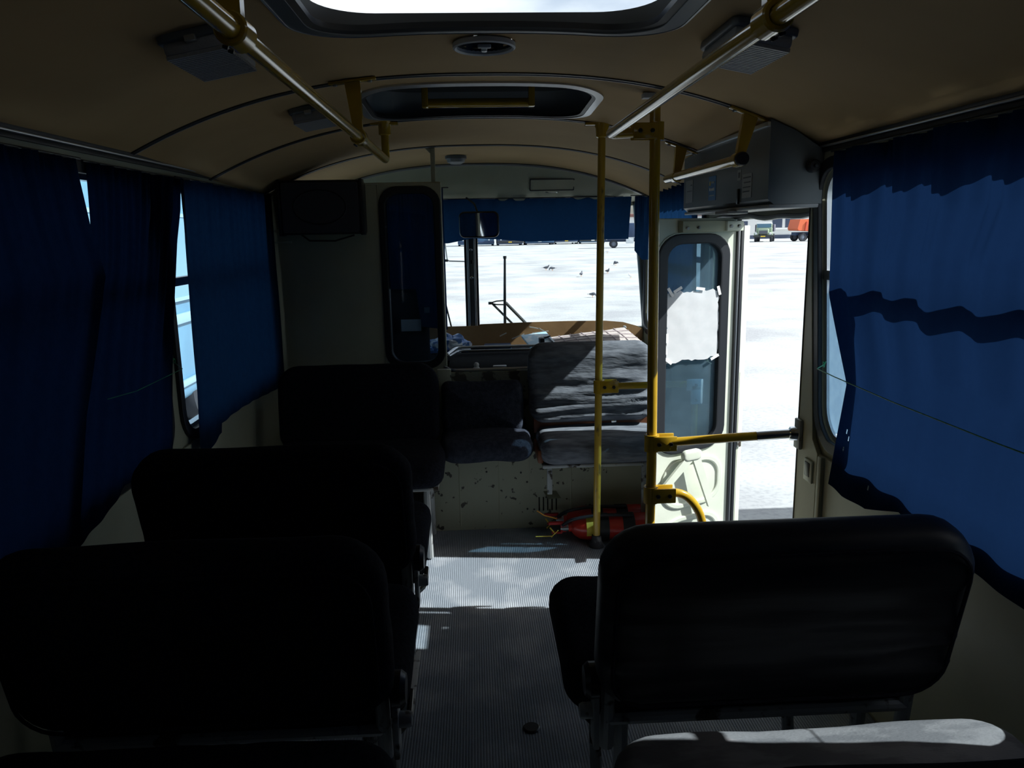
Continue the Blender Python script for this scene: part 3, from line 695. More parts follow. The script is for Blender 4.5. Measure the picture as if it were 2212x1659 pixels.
# ------------------------------------------------------------------ curtains
def pw(tab, x):
    if x <= tab[0][0]: return tab[0][1]
    for (a, va), (b, vb) in zip(tab, tab[1:]):
        if x <= b: return va+(vb-va)*(x-a)/(b-a)
    return tab[-1][1]
def curtain(name, label, base, axis, ztop, edge0, edge1, hem, m='curtain_blue', folds=9, amp=.018, inward=1, seed=0, N=150, K=70, holes=(), gather=.5, wire=True, group=None, cat='curtain'):
    """axis 'Y': hangs along Y at X=base; 'X': hangs along X at Y=base.  edge0/edge1: z->coordinate tables, hem: u->z table"""
    t = thing(name, label, cat, group=group)
    bm = NB(); g = []; rr = random.Random(seed)
    ph = [rr.uniform(0, 6.28) for _ in range(4)]; fr = [folds*rr.uniform(.85, 1.15), folds*.43, folds*1.9]
    for j in range(K+1):
        row = []
        for i in range(N+1):
            u = i/N; zb = pw(hem, u); v = j/K; z = ztop+(zb-ztop)*v
            c = pw(edge0, z)+(pw(edge1, z)-pw(edge0, z))*u
            f = .55*math.sin(2*PI*fr[0]*u+ph[0]+.5*math.sin(3*v+ph[1]))+.35*math.sin(2*PI*fr[1]*u+ph[1]+.8*v)
            f += (.30*(1-v)**3*gather*2)*math.sin(2*PI*fr[2]*2*u+ph[2])
            f += .25*noise.noise(Vector((u*7+seed, v*3, 1.7)))
            d = amp*(1.15-.9*v)*f
            if axis == 'Y': p = (base-inward*d, c, z)
            else: p = (c, base-inward*d, z)
            row.append(bm.verts.new(p))
        g.append(row)
    hs = set(holes)
    for j in range(K):
        for i in range(N):
            if (i, j) in hs: continue
            bm.faces.new((g[j][i], g[j][i+1], g[j+1][i+1], g[j+1][i]))
    obj('cloth', bm, m, t, 80)
    if wire:
        a0, a1 = pw(edge0, ztop), pw(edge1, ztop)
        P0 = (base, a0-.03, ztop+.003) if axis == 'Y' else (a0-.03, base, ztop+.003); P1 = (base, a1+.03, ztop+.003) if axis == 'Y' else (a1+.03, base, ztop+.003)
        obj('curtain_wire', TB([P0, P1], .003, 8), 'dark_metal', t)
    return t
XC = 1.085
curtain('window_curtain', 'dark blue curtain nearest the camera on the left wall', -XC, 'Y', 1.672, [(0, .95)], [(.66, 1.93), (1.0, 2.05), (1.36, 2.25), (1.5, 2.20), (1.63, 2.175), (1.7, 2.17)], [(0, .72), (.6, .72), (1, .675)], m='curtain_left_shaded', folds=10, inward=-1, seed=1)
curtain('window_curtain', 'dark blue curtain tied with green cord on the left wall', -XC-.02, 'Y', 1.672, [(.66, 1.87), (1.0, 2.03), (1.4, 2.24), (1.5, 2.262), (1.7, 2.29)], [(.72, 2.655), (1.0, 2.735), (1.16, 2.79), (1.32, 2.862), (1.45, 2.908), (1.56, 2.965), (1.7, 3.0)], [(0, .672), (.15, .66), (.35, .69), (.5, .73), (1, .72)], m='curtain_left_shaded', folds=7, inward=-1, seed=2)
curtain('window_curtain', 'dark blue curtain beside the driver partition on the left wall', -XC, 'Y', 1.672, [(.65, 2.855), (.9, 2.88), (1.2, 2.886), (1.45, 2.890), (1.58, 2.898), (1.7, 2.91)], [(0, 4.20)], [(0, .635), (.08, .645), (.17, .672), (.195, .675), (.2, .712), (.4, .715), (.55, .705), (1, .66)], m='curtain_front', folds=8, inward=-1, seed=3)
curtain('window_curtain', 'unseen dark blue curtain added behind the camera to block light on the left wall', -XC, 'Y', 1.672, [(0, -.5)], [(0, .90)], [(0, .64), (1, .64)], m='curtain_left_shaded', folds=10, inward=-1, seed=4, N=90, K=30)  # out of view, added to keep light out of the rear left window
hl = [(int(150*(1-u)), int(70*v)) for (u, v) in ((.052, .80), (.075, .82), (.05, .86), (.215, .93), (.49, .965), (.51, .965), (.52, .967), (.545, .975), (.62, .98))]
hl += [(i+1, j) for (i, j) in hl[4:6]]
curtain('window_curtain', 'blue curtain lit from behind on the right wall, tied with green cord', XC, 'Y', 1.685, [(0, 1.28), (1.0, 1.27), (1.08, 1.215), (1.38, 1.195), (1.5, 1.11), (1.7, 1.09)], [(.62, 2.325), (.80, 2.285), (.99, 2.235), (1.25, 2.38), (1.7, 2.405)], [(0, .665), (.35, .675), (.62, .70), (.78, .645), (.9, .64), (1, .645)], folds=5.2, amp=.024, inward=1, seed=15, holes=hl)
curtain('window_curtain', 'unseen dark blue curtain added behind the camera to block light on the right wall', XC, 'Y', 1.685, [(0, -.5)], [(0, 1.02)], [(0, .64), (1, .64)], folds=10, inward=1, seed=6, N=90, K=30)  # out-of-view light blocker added over the rear right window
curtain('cab_curtain', 'blue curtain drawn over the side window ahead of the door', 1.09, 'Y', 1.70, [(0, 3.86)], [(0, 4.88)], [(0, .95), (1, .98)], m='valance_blue', folds=12, amp=.016, inward=1, seed=8, N=110, K=30)
curtain('windscreen_valance', 'blue cloth valance hanging across the top of the windscreen', 5.10, 'X', 1.672, [(0, -1.05)], [(1.40, .985), (1.70, 1.0)], [(0, 1.37), (.3, 1.40), (.42, 1.395), (.5, 1.425), (.58, 1.415), (.68, 1.395), (.8, 1.40), (1, 1.402)], m='valance_blue', folds=4.3, amp=.03, inward=1, seed=9, N=120, K=30, cat='valance')
curtain('cab_curtain', 'navy curtain hanging behind the partition window', 4.31, 'X', 1.70, [(0, -.56)], [(0, -.19)], [(0, 1.16), (.55, 1.16), (.6, .95), (1, .93)], m='valance_blue', folds=5, amp=.012, inward=1, seed=18, N=60, K=30)
curtain('corner_curtain', 'narrow blue curtain gathered at the right windscreen corner', 4.97, 'X', 1.67, [(1.3, 1.0), (1.7, 1.0)], [(1.3, 1.10), (1.7, 1.12)], [(0, 1.33), (.5, 1.27), (1, 1.27)], m='valance_blue', folds=2, amp=.02, inward=1, seed=10, N=40, K=30)

def cords():
    t = thing('tie_cord', 'green cord stretched across the right curtain', 'cord')
    pts = [(1.052, 2.47, 1.03), (1.05, 2.37, 1.014), (1.045, 2.24, 1.012), (1.042, 1.9, 1.008), (1.04, 1.5, 1.010), (1.045, .9, 1.02)]
    pts[0] = (1.118, 2.462, 1.012); obj('string', TB(pts, .0016, 6), 'green_cord', t)
    bm = NB(); tube(bm, [(1.112+.006*math.sin(a*1.3), 2.455+.009*math.cos(a), 1.012+.009*math.sin(a)) for a in [k*.7 for k in range(14)]], .0016, 6); obj('knot', bm, 'green_cord', t)
    t = thing('tie_cord', 'green cord stretched across the left curtain', 'cord')
    obj('string', TB([(-1.118, 2.77, 1.03), (-1.045, 2.66, 1.02), (-1.05, 2.30, 1.016), (-1.075, 2.17, 1.02)], .0011, 6), 'green_cord', t)
    bm = NB(); tube(bm, [(-1.118+.004*math.sin(a*1.3), 2.775+.008*math.cos(a), 1.03+.008*math.sin(a)) for a in [k*.7 for k in range(12)]], .0016, 6); obj('knot', bm, 'green_cord', t)
cords()

# ------------------------------------------------------------------ seats
def folded_pad(bm, w_, h_, t, r, e, mtx, folds, seed=0):
    vs0 = set(bm.verts)
    pillow(bm, w_, h_, t, r, e, Matrix.Identity(4), side=30, bulge=.01, rings=(.1, .2, .3, .4, .5, .6, .68, .76, .84, .9, .95, 1.0))
    for v in bm.verts:
        if v in vs0: continue
        x, y, z = v.co
        for (zc, amp, wd, slope) in folds:
            d = (z-zc-slope*x-.006*math.sin(9*x+zc*30))/wd
            if y < 0: v.co.y -= amp*math.exp(-d*d)*(.7+.3*math.sin(4*x+zc*10))
        q = Vector((x*6, y*8, z*22+seed)); v.co.y += .004*noise.noise(q)*(1 if y < 0 else 0)
    bmesh.ops.transform(bm, matrix=mtx, verts=[v for v in bm.verts if v not in vs0])
    return bm
def double_seat(name, label, cx, y, w_=.735, fab='seat_fabric', seed=0, side=1, cushx=0.0, cw=None, cush_fab=None, tilt=13, vinyl=None):
    """forward-facing double seat; y = foot of the backrest; side=+1: aisle on +X"""
    t = thing(name, label, 'seat', (cx, y, 0), group='double bus seats')
    bm = NB(); pillow(bm, w_, .405, .105, .095, .042, T(0, -.055, .712) @ RX(tilt), side=18, bulge=.012, wob=.008, wscale=7, seed=seed, aniso=(.5, 1, 2.2)); 
    if vinyl:
        bm.free(); bm = NB(); folded_pad(bm, w_, .405, .105, .095, .042, T(0, -.055, .712) @ RX(tilt), [(.10, .006, .03, .03), (.02, .005, .02, -.04), (-.06, .010, .014, .03), (-.095, .008, .012, -.03), (-.13, .012, .013, .05), (-.155, .010, .010, .0)], seed)
    br = obj('backrest', bm, vinyl or fab, t, 60)
    bm = NB(); tube(bm, [(x, -.058, z) for x, z in rrect(w_-.05, .355, .075, 6)], .004, 6, closed=True); o = obj('piping', bm, fab, br); o.matrix_local = T(0, -.055, .712) @ RX(tilt)
    cw = cw or w_+.03
    bm = NB(); pillow(bm, cw, .49, .105, .085, .045, T(cushx, .255, .495) @ RX(-90) @ RX(3), side=14, bulge=.015, wob=.007, wscale=8, seed=seed+5); obj('cushion', bm, cush_fab or fab, t, 60)
    obj('cushion_pan', B(-w_/2+.02, w_/2-.02, .03, .48, .435, .455, .005), 'dark_metal', t)
    # frame: rear cross tube, side uprights, two leg loops
    obj('cross_tube', TB([(-w_/2+.03, .02, .44), (w_/2-.03, .02, .44)], .014, 10), 'steel_worn', t)
    for sx in (-1, 1):
        x = sx*(w_/2-.035)
        obj('upright', TB([(x, .03, .37), (x, .015, .50), (x, -.03, .62)], .016, 10), 'steel_worn', t)
    for x in ((w_/2-.07)*side, (-w_/2+.12)*side):
        obj('leg', TB(fillet([(x, .05, .44), (x, .06, .2), (x, .09, .012)], .05), .016, 10), 'steel_worn', t)
        obj('leg', TB(fillet([(x, .42, .44), (x, .42, .2), (x, .38, .012)], .05), .016, 10), 'steel_worn', t)
        obj('foot_plate', B(x-.03, x+.03, .05, .42, 0, .012, .003), 'steel_worn', t)
    # recline hinge and lever on the aisle side
    xa = side*(w_/2-.005)
    bm = lathe(NB(), [(0, .03), (.03, .028), (.038, .018), (.038, 0)], 16, T(xa-.005*side, .0, .545) @ RY(90*side)); obj('hinge_cover', bm, 'black_plastic', t)
    obj('hinge_plate', B(xa-.006, xa+.006, -.028, .022, .40, .53, .003), 'steel_worn', t)
    bm = lathe(NB(), [(0, .028), (.014, .028), (.017, .022), (.017, 0)], 14, T(xa+.004*side, 0, .475) @ RY(90*side)); obj('bolt_cap', bm, 'steel_worn', t)
    bm = TB(fillet([(xa, .02, .43), (xa+.018*side, .06, .43), (xa+.018*side, .14, .45)], .02), .007, 8); obj('lever', bm, 'black_plastic', t)
    return t
YB = [.80, 1.44, 2.09]
double_seat('double_seat', 'dark double seat in the left row at the very bottom, mostly out of frame', -.585, YB[0], seed=1)
double_seat('double_seat', 'black double seat, large back filling the lower left corner', -.585, YB[1], seed=2)
double_seat('double_seat', 'black double seat in the left row just ahead of the lower left one', -.588, YB[2], seed=3)
double_seat('double_seat', 'scuffed double seat cushion at the bottom right with a sunlit patch', .56, .77, .72, seed=4, side=-1, cush_fab='seat_scratched', tilt=18)
double_seat('double_seat', 'black double seat with sagging cover in the lower right', .545, YB[1], .72, seed=5, side=-1, cushx=-.025, cw=.77, vinyl='seat_vinyl')

def rear_seats():
    # behind the partition
    t = thing('double_seat', 'black rear-facing double seat against the driver partition', 'seat', (-.61, 3.6, 0), group='rear-facing bus seats')
    bm = NB(); pillow(bm, .775, .43, .105, .10, .045, T(0, .10, .63) @ RX(-8), side=14, bulge=.012, wob=.006, seed=11); obj('backrest', bm, 'seat_fabric', t, 60)
    bm = NB(); pillow(bm, .80, .47, .125, .09, .05, T(.02, -.20, .435) @ RX(90), side=14, bulge=.015, wob=.006, seed=12); obj('cushion', bm, 'seat_fabric', t, 60)
    obj('cushion_pan', B(-.37, .395, -.40, .03, .362, .378, .004), 'steel_worn', t)
    for x in (-.3, .34):
        obj('leg', TB(fillet([(x, -.05, .37), (x, -.05, .15), (x, .0, .01)], .05), .016, 10), 'steel_worn', t)
        obj('leg', TB(fillet([(x, -.33, .37), (x, -.33, .2), (x, -.28, .01)], .05), .016, 10), 'steel_worn', t)
    # small middle seat
    t = thing('single_seat', 'small plush rear-facing seat between the partition seat and the folded-cover seat', 'seat', (-.01, 3.6, .40), group='rear-facing bus seats')
    bm = NB(); pillow(bm, .405, .265, .10, .045, .04, T(0, .13, .21) @ RX(-8), side=12, bulge=.02, wob=.012, wscale=9, seed=21)
    for v in bm.verts:
        if v.co.z > .28: v.co.z += .012*(abs(v.co.x)/.2)**3-.004
    obj('backrest', bm, 'seat_plush', t, 60)
    bm = NB(); pillow(bm, .44, .36, .105, .07, .045, T(.012, .025, .055) @ RX(90), side=12, bulge=.012, wob=.01, seed=22); obj('cushion', bm, 'seat_plush', t, 60)
    # right seat with gathered cover
    t = thing('double_seat', 'grey rear-facing double seat with wrinkled cover in the sunlight', 'seat', (.53, 3.6, .30), group='rear-facing bus seats')
    bm = NB(); folded_pad(bm, .62, .40, .12, .08, .045, T(0, .165, .42) @ RX(-9), [(.13, .014, .022, .05), (.08, .008, .02, .1), (.02, .012, .022, -.06), (-.04, .024, .016, .06), (-.085, .03, .016, .02), (-.13, .038, .016, .07), (-.175, .042, .018, .03)], 3)
    br = obj('backrest', bm, 'seat_patterned', t, 60)
    o = obj('backrest_shell', B(-.29, .29, .115, .15, .17, .33, .01), 'brown_vinyl', t)
    bm = NB(); folded_pad(bm, .60, .38, .115, .08, .045, T(.02, .0, .145) @ RX(90) @ RX(180), [(-.12, .010, .02, .03), (.13, .012, .015, .0)], 8); obj('cushion', bm, 'seat_patterned', t, 60)
    obj('cushion_end', B(-.29, -.262, -.14, .10, .09, .155, .008), 'brown_vinyl', t)
    obj('cushion_pan', B(-.27, .30, -.16, .16, .072, .088, .004), 'steel_worn', t)
    obj('leg', B(-.24, -.215, -.06, -.045, -.09, .075, .002), 'steel_worn', t); obj('leg', B(.22, .245, -.06, -.045, -.29, .075, .002), 'steel_worn', t)
    obj('belt_buckle', B(.10, .125, .105, .112, .205, .235, .002), 'chrome', t)
rear_seats()

# ------------------------------------------------------------------ engine bulkhead and cab
def bulkhead():
    b = tag(thing('wall_bulkhead', None, None), kind='structure')
    y = 3.66
    xs = [-.272, .212, .60, .98]
    for a, c, m in ((xs[0], xs[1], 'cream_chipped'), (xs[1], xs[2], 'cream_chipped'), (xs[2], xs[3], 'cream')):
        holes = []
        if a == xs[1]: holes = [rectp(.255+k*.0215, .255+k*.0215+.0095, .085, .16) for k in range(5)]
        plate('panel', rectp(a+.001, c-.001, .0, .395), holes, .014, T(0, y, 0) @ FRONT, m, b, .0015, 0)
    for x in (-.135, .06, .42): obj('swage', TB([(x, y-.006, .02), (x, y-.006, .37)], .004, 6), 'cream', b)
    obj('dark_back', B(.23, .40, y+.02, y+.04, .06, .2), 'black_plastic', b)
    obj('top', B(xs[0], .98, y-.005, 3.92, .385, .398, .003), 'cream', b)
    obj('side_panel', B(xs[0]-.012, xs[0], y, 4.25, 0, .395, .002), 'cream', b)
    for k in range(5): bolt('screw', (xs[0]+.012, y-.008, .06+k*.07), (0, -1, 0), .004, .003, 'steel_worn', b)
    for k, (x, z) in enumerate(((-.2, .30), (.0, .30), (.17, .29), (.2, .10), (.2, .24))): bolt('screw', (x, y-.008, z), (0, -1, 0), .005, .003, 'black_plastic', b)
    bm = NB(); v = [bm.verts.new(c) for c in ((.28, y-.008, .19), (.345, y-.008, .19), (.365, y-.05, .165), (.30, y-.05, .162))]; bm.faces.new(v); bmesh.ops.solidify(bm, geom=bm.faces[:], thickness=.003); obj('bent_flap', bm, 'cream', b, 0)
    # upper part behind the small seat
    obj('upper_panel', B(-.20, .30, 3.86, 3.875, .395, .765, .002), 'crack_paint', b)
    obj('upper_post', B(-.235, -.165, 3.84, 3.87, .395, .785, .004), 'cream_chipped', b)
    # engine cover
    e = thing('engine_cover', 'dark engine cover with bright metal rims behind the small seat', 'engine cover', (.2, 4.2, .4))
    fixp(obj('lid', B(-.19, .98, 3.875, 4.62, .42, .752, .02), 'engine_dark', e), e)
    pts = fillet([(-.20, 3.99, .772), (-.16, 3.885, .772), (.32, 3.882, .775)], .04); fixp(obj('rim', TB(pts, .0075, 8), 'alu', e), e)
    pts = fillet([(-.20, 4.4, .775), (-.15, 4.60, .785), (.36, 4.60, .785)], .04); fixp(obj('rim', TB(pts, .008, 8), 'alu', e), e)
    pts = fillet([(-.19, 4.4, .765), (-.14, 4.57, .768), (.36, 4.57, .768)], .04); fixp(obj('rim', TB(pts, .006, 8), 'steel', e), e)
    fixp(obj('latch_bar', B(.17, .285, 3.862, 3.872, .762, .77, .002), 'alu', e), e)
    fixp(obj('latch_bar', B(.05, .12, 3.90, 3.915, .78, .788, .003), 'alu', e), e)
    k = lathe(NB(), [(0, .034), (.009, .031), (.014, .022), (.012, .01), (.02, 0)], 14, T(-.035, 3.90, .775)); fixp(obj('knob', k, 'white', e), e)
    # partition behind the driver
    p = tag(thing('wall_partition', None, None), kind='structure'); yp = 4.25
    obj('panel', B(-1.13, -.535, yp-.012, yp+.012, .0, 1.718, .004), 'cream', p)
    obj('panel_edge', B(-1.125, -1.10, yp-.03, yp-.012, .2, 1.70, .004), 'cream', p)
    mt = T(-.535, yp, 0) @ RZ(-3) @ FRONT
    plate('window_panel', rectp(0, .335, 0, 1.722), [rrp(.022, .318, .745, 1.690, .085)], .03, mt, 'cream', p, .004)
    plate('gasket', rrp(.010, .326, .733, 1.702, .09), [rrp(.034, .302, .758, 1.678, .075)], .046, mt, 'rubber', p, .008)
    plate('pane', rrp(.03, .306, .754, 1.682, .075), [], .005, mt, 'glass_partition', p)
    obj('top_rail', B(-1.13, -.20, yp-.016, yp+.016, 1.716, 1.73, .003), 'cream', p)
    s = thing('partition_strut', 'narrow painted strut from the partition corner to the ceiling', 'strut', (-.235, yp, 1.72)); fixp(obj('strut', B(-.248, -.224, yp-.014, yp+.014, 1.725, cz(.235, yp)-.002, .003), 'cream', s), s)
    fixp(obj('gusset', NB_gusset(-.224, yp, cz(.235, yp)-.003), 'cream', s), s)
    bolt('screw', (-.5, yp-.02, 1.5), (0, -1, 0), .006, .004, 'steel', p)
    ds = thing('driver_seat', 'dark driver seat seen dimly through the partition window', 'seat', (-.56, 4.62, 0))
    bm = NB(); pillow(bm, .50, .70, .12, .10, .05, T(0, .0, .80) @ RX(6), side=8, bulge=.01); obj('backrest', bm, 'seat_fabric', ds, 60)
    bm = NB(); pillow(bm, .28, .20, .09, .06, .04, T(.0, -.03, 1.25) @ RX(6), side=4, bulge=.01); obj('headrest', bm, 'seat_fabric', ds, 60)
    bm = NB(); pillow(bm, .50, .46, .13, .08, .05, T(0, .27, .46) @ RX(90), side=8, bulge=.01); obj('cushion', bm, 'seat_fabric', ds, 60)
    obj('pedestal', B(-.18, .18, .08, .42, 0, .40, .02), 'dark_metal', ds)
    # stickers behind the partition glass: driver's door inside with paper
    w_ = tag(obj('paper_note', B(-.445, -.335, yp+.03, yp+.033, .93, .995, .0), 'paper', None, 0), 'pale paper note stuck behind the partition window', 'paper')
    w2 = tag(obj('paper_scrap', B(-.315, -.285, yp+.03, yp+.033, 1.03, 1.06, mtx=None), 'paper', None, 0), 'small white scrap on the partition window', 'paper')
def NB_gusset(x, y, z):
    bm = NB(); v0 = [bm.verts.new((x+a, y-.012, z+b)) for a, b in ((-.05, 0), (0, -.05), (0, 0))]; v1 = [bm.verts.new((x+a, y+.012, z+b)) for a, b in ((-.05, 0), (0, -.05), (0, 0))]
    bm.faces.new(v0); bm.faces.new(v1)
    for k in range(3): bm.faces.new((v0[k], v0[(k+1) % 3], v1[(k+1) % 3], v1[k]))
    return bm
bulkhead()

def speaker():
    t = thing('loudspeaker', 'black box loudspeaker mounted high on the driver partition', 'loudspeaker', (-.80, 4.12, 1.6))
    pillow_b = NB(); box(pillow_b, -.205, .205, -.09, .11, -.135, .135, .012); obj('cabinet', pillow_b, 'black_plastic', t)
    bm = NB(); pillow(bm, .385, .25, .016, .015, .006, T(0, -.094, 0), side=4, rings=(.5, 1)); obj('grille', bm, 'speaker_cloth', t)
    bm = NB(); tube(bm, [(.125*math.cos(a)*1.05, -.103, .085*math.sin(a)) for a in [k*2*PI/40 for k in range(40)]], .004, 6, closed=True); obj('cone_ring', bm, 'black_plastic', t)
    for sx in (-1, 1): obj('corner_guard', B(sx*.205-.008, sx*.205+.008, -.098, .0, -.14, .14, .004), 'black_plastic', t)
    obj('cable', TB([(-.12, .0, -.135), (-.08, -.01, -.165), (.05, -.01, -.168), (.15, 0, -.14)], .005, 6), 'rubber', t)
    for k, z in enumerate((1.49, 1.43)): obj('bracket', B(-.30, -.19, .06, .07, z-1.6-.006, z-1.6+.006, .002), 'cream', t)
    obj('shroud', B(-.235, -.205, -.02, .10, -.11, .11, .01), 'rubber', t)
speaker()

def front_end():
    f = tag(thing('wall_front', None, None), kind='structure')
    # header above the windscreen, following the roof curve
    bm = NB(); n = 40; pr = None
    for i in range(n+1):
        x = -1.13+2.26*i/n
        row = [bm.verts.new(c) for c in ((x, 5.0, cz(x, 4.98)+.01), (x, 5.05, (cz(x, 4.98)+1.665)/2), (x, 5.12, 1.66), (x, 5.26, 1.64))]
        if pr:
            for k in range(3): bm.faces.new((pr[k], pr[k+1], row[k+1], row[k]))
        pr = row
    obj('header', bm, 'cream', f, 60)
    bm = NB(); pr = None
    for i in range(n+1):
        x = -1.13+2.26*i/n; z = cz(x, 4.98)
        row = [bm.verts.new(c) for c in ((x, 4.97, z), (x, 4.97, z-.012), (x, 5.0, z-.014), (x, 5.0, z))]
        if pr:
            for k in range(3): bm.faces.new((pr[k], pr[k+1], row[k+1], row[k]))
        pr = row
    obj('header_trim', bm, 'joint_grey', f)
    SP = T(0, 5.055, 1.755) @ RX(31) @ T(0, 0, -1.755) @ FRONT
    plate('service_frame', rrp(.337, .624, 1.713, 1.795, .006, 2), [rrp(.343, .618, 1.719, 1.789, .004, 2)], .012, SP, 'joint_dark', f)
    plate('service_cover', rectp(.343, .618, 1.719, 1.789), [], .008, SP, 'cream', f)
    obj('service_handle', TB(fillet([(.44, 5.04, 1.707), (.45, 5.02, 1.703), (.51, 5.02, 1.703), (.52, 5.04, 1.707)], .01), .004, 6), 'steel', f)
    obj('lower_panel', B(-1.19, 1.19, 5.26, 5.32, -.55, .80), 'cream', f)
    obj('roof_cap', B(-1.19, 1.19, 5.24, 5.32, 1.62, 1.78), 'cream', f)
    # curved corner posts
    for sgn in (-1, 1):
        obj('corner_post', TB([(sgn*1.165, 5.27, .70), (sgn*1.12, 5.26, 1.2), (sgn*1.07, 5.24, 1.68)], .034, 12), 'dark_metal', f)
        obj('corner_filler', B(sgn*1.09, sgn*1.19, 5.24, 5.30, 1.5, 1.78, .01), 'cream', f)
    # windscreen halves
    for k, (a, b) in enumerate(((-1.10, -.075), (-.015, 1.13))):
        wn = tag(thing('window_%d' % (8+k), None, None, (0, 0, 0)), kind='structure')
        bm = NB(); g = []
        for j in range(5):
            z = .78+.88*j/4; sx = 1-.07*j/4
            g.append([bm.verts.new((((a+(b-a)*i/10) if abs(a+(b-a)*i/10) < .2 else (a+(b-a)*i/10)*sx), 5.30-.05*j/4, z)) for i in range(11)])
        for j in range(4):
            for i in range(10): bm.faces.new((g[j][i], g[j][i+1], g[j+1][i+1], g[j+1][i]))
        obj('pane', bm, 'glass', wn, 60)
    c = tag(thing('trim_windscreen_post', None, None), kind='structure')
    obj('post', B(-.078, -.018, 5.20, 5.26, .62, 1.68, .006), 'wind_post', c)
    obj('post_seal', B(-.095, -.078, 5.24, 5.28, .62, 1.68, .004), 'rubber', c); obj('post_seal', B(-.018, -.003, 5.24, 5.28, .62, 1.68, .004), 'rubber', c)
    obj('post_bead', B(-.070, -.064, 5.194, 5.20, .62, 1.68, .002), 'alu', c); obj('post_bead', B(-.032, -.026, 5.194, 5.20, .62, 1.68, .002), 'alu', c)
    for z in (1.35, 1.165, 1.55): bolt('screw', (-.048, 5.20, z), (0, -1, 0), .012, .006, 'chrome', c)
    bolt('screw', (-.048, 5.20, 1.27), (0, -1, 0), .014, .012, 'black_plastic', c)
    # dashboard
    d = tag(thing('dashboard', 'brown hardboard dashboard under the windscreen', 'dashboard', (0, 5.0, .7)), None)
    fixp(obj('shelf', B(-1.1, 1.12, 4.64, 5.24, .66, .70, .006), 'engine_dark', d), d)
    out = [(-.9, .69), (1.10, .69), (1.105, .80), (1.06, .822), (.97, .848), (.85, .860), (.6, .864), (.3, .862), (-.0, .856), (-.01, .846), (-.9, .845)]
    fixp(plate('back_board', out, [], .012, T(0, 5.12, 0) @ RX(-4) @ FRONT @ T(0, 0, 0), 'board', d), d)
    for (x, z, l, a) in ((.36, .83, .07, 12), (.40, .80, .11, -6), (.25, .775, .09, -20), (.33, .755, .06, 8), (.15, .79, .05, -25), (.41, .815, .05, 30)):
        fixp(obj('scuff', B(-l/2, l/2, -.0015, .0015, -.0035, .0035, mtx=T(x, 5.104+.07*(z-.0)*0+.0, z) @ RY(a)), 'white_mark', d, 0), d)
    fixp(bolt('screw', (.965, 5.10, .818), (0, -1, 0), .014, .008, 'steel_worn', d), d)
    fixp(obj('instrument', B(.02, .20, 5.0, 5.10, .70, .735, .01), 'car_navy', d), d)
    return d
front_end()

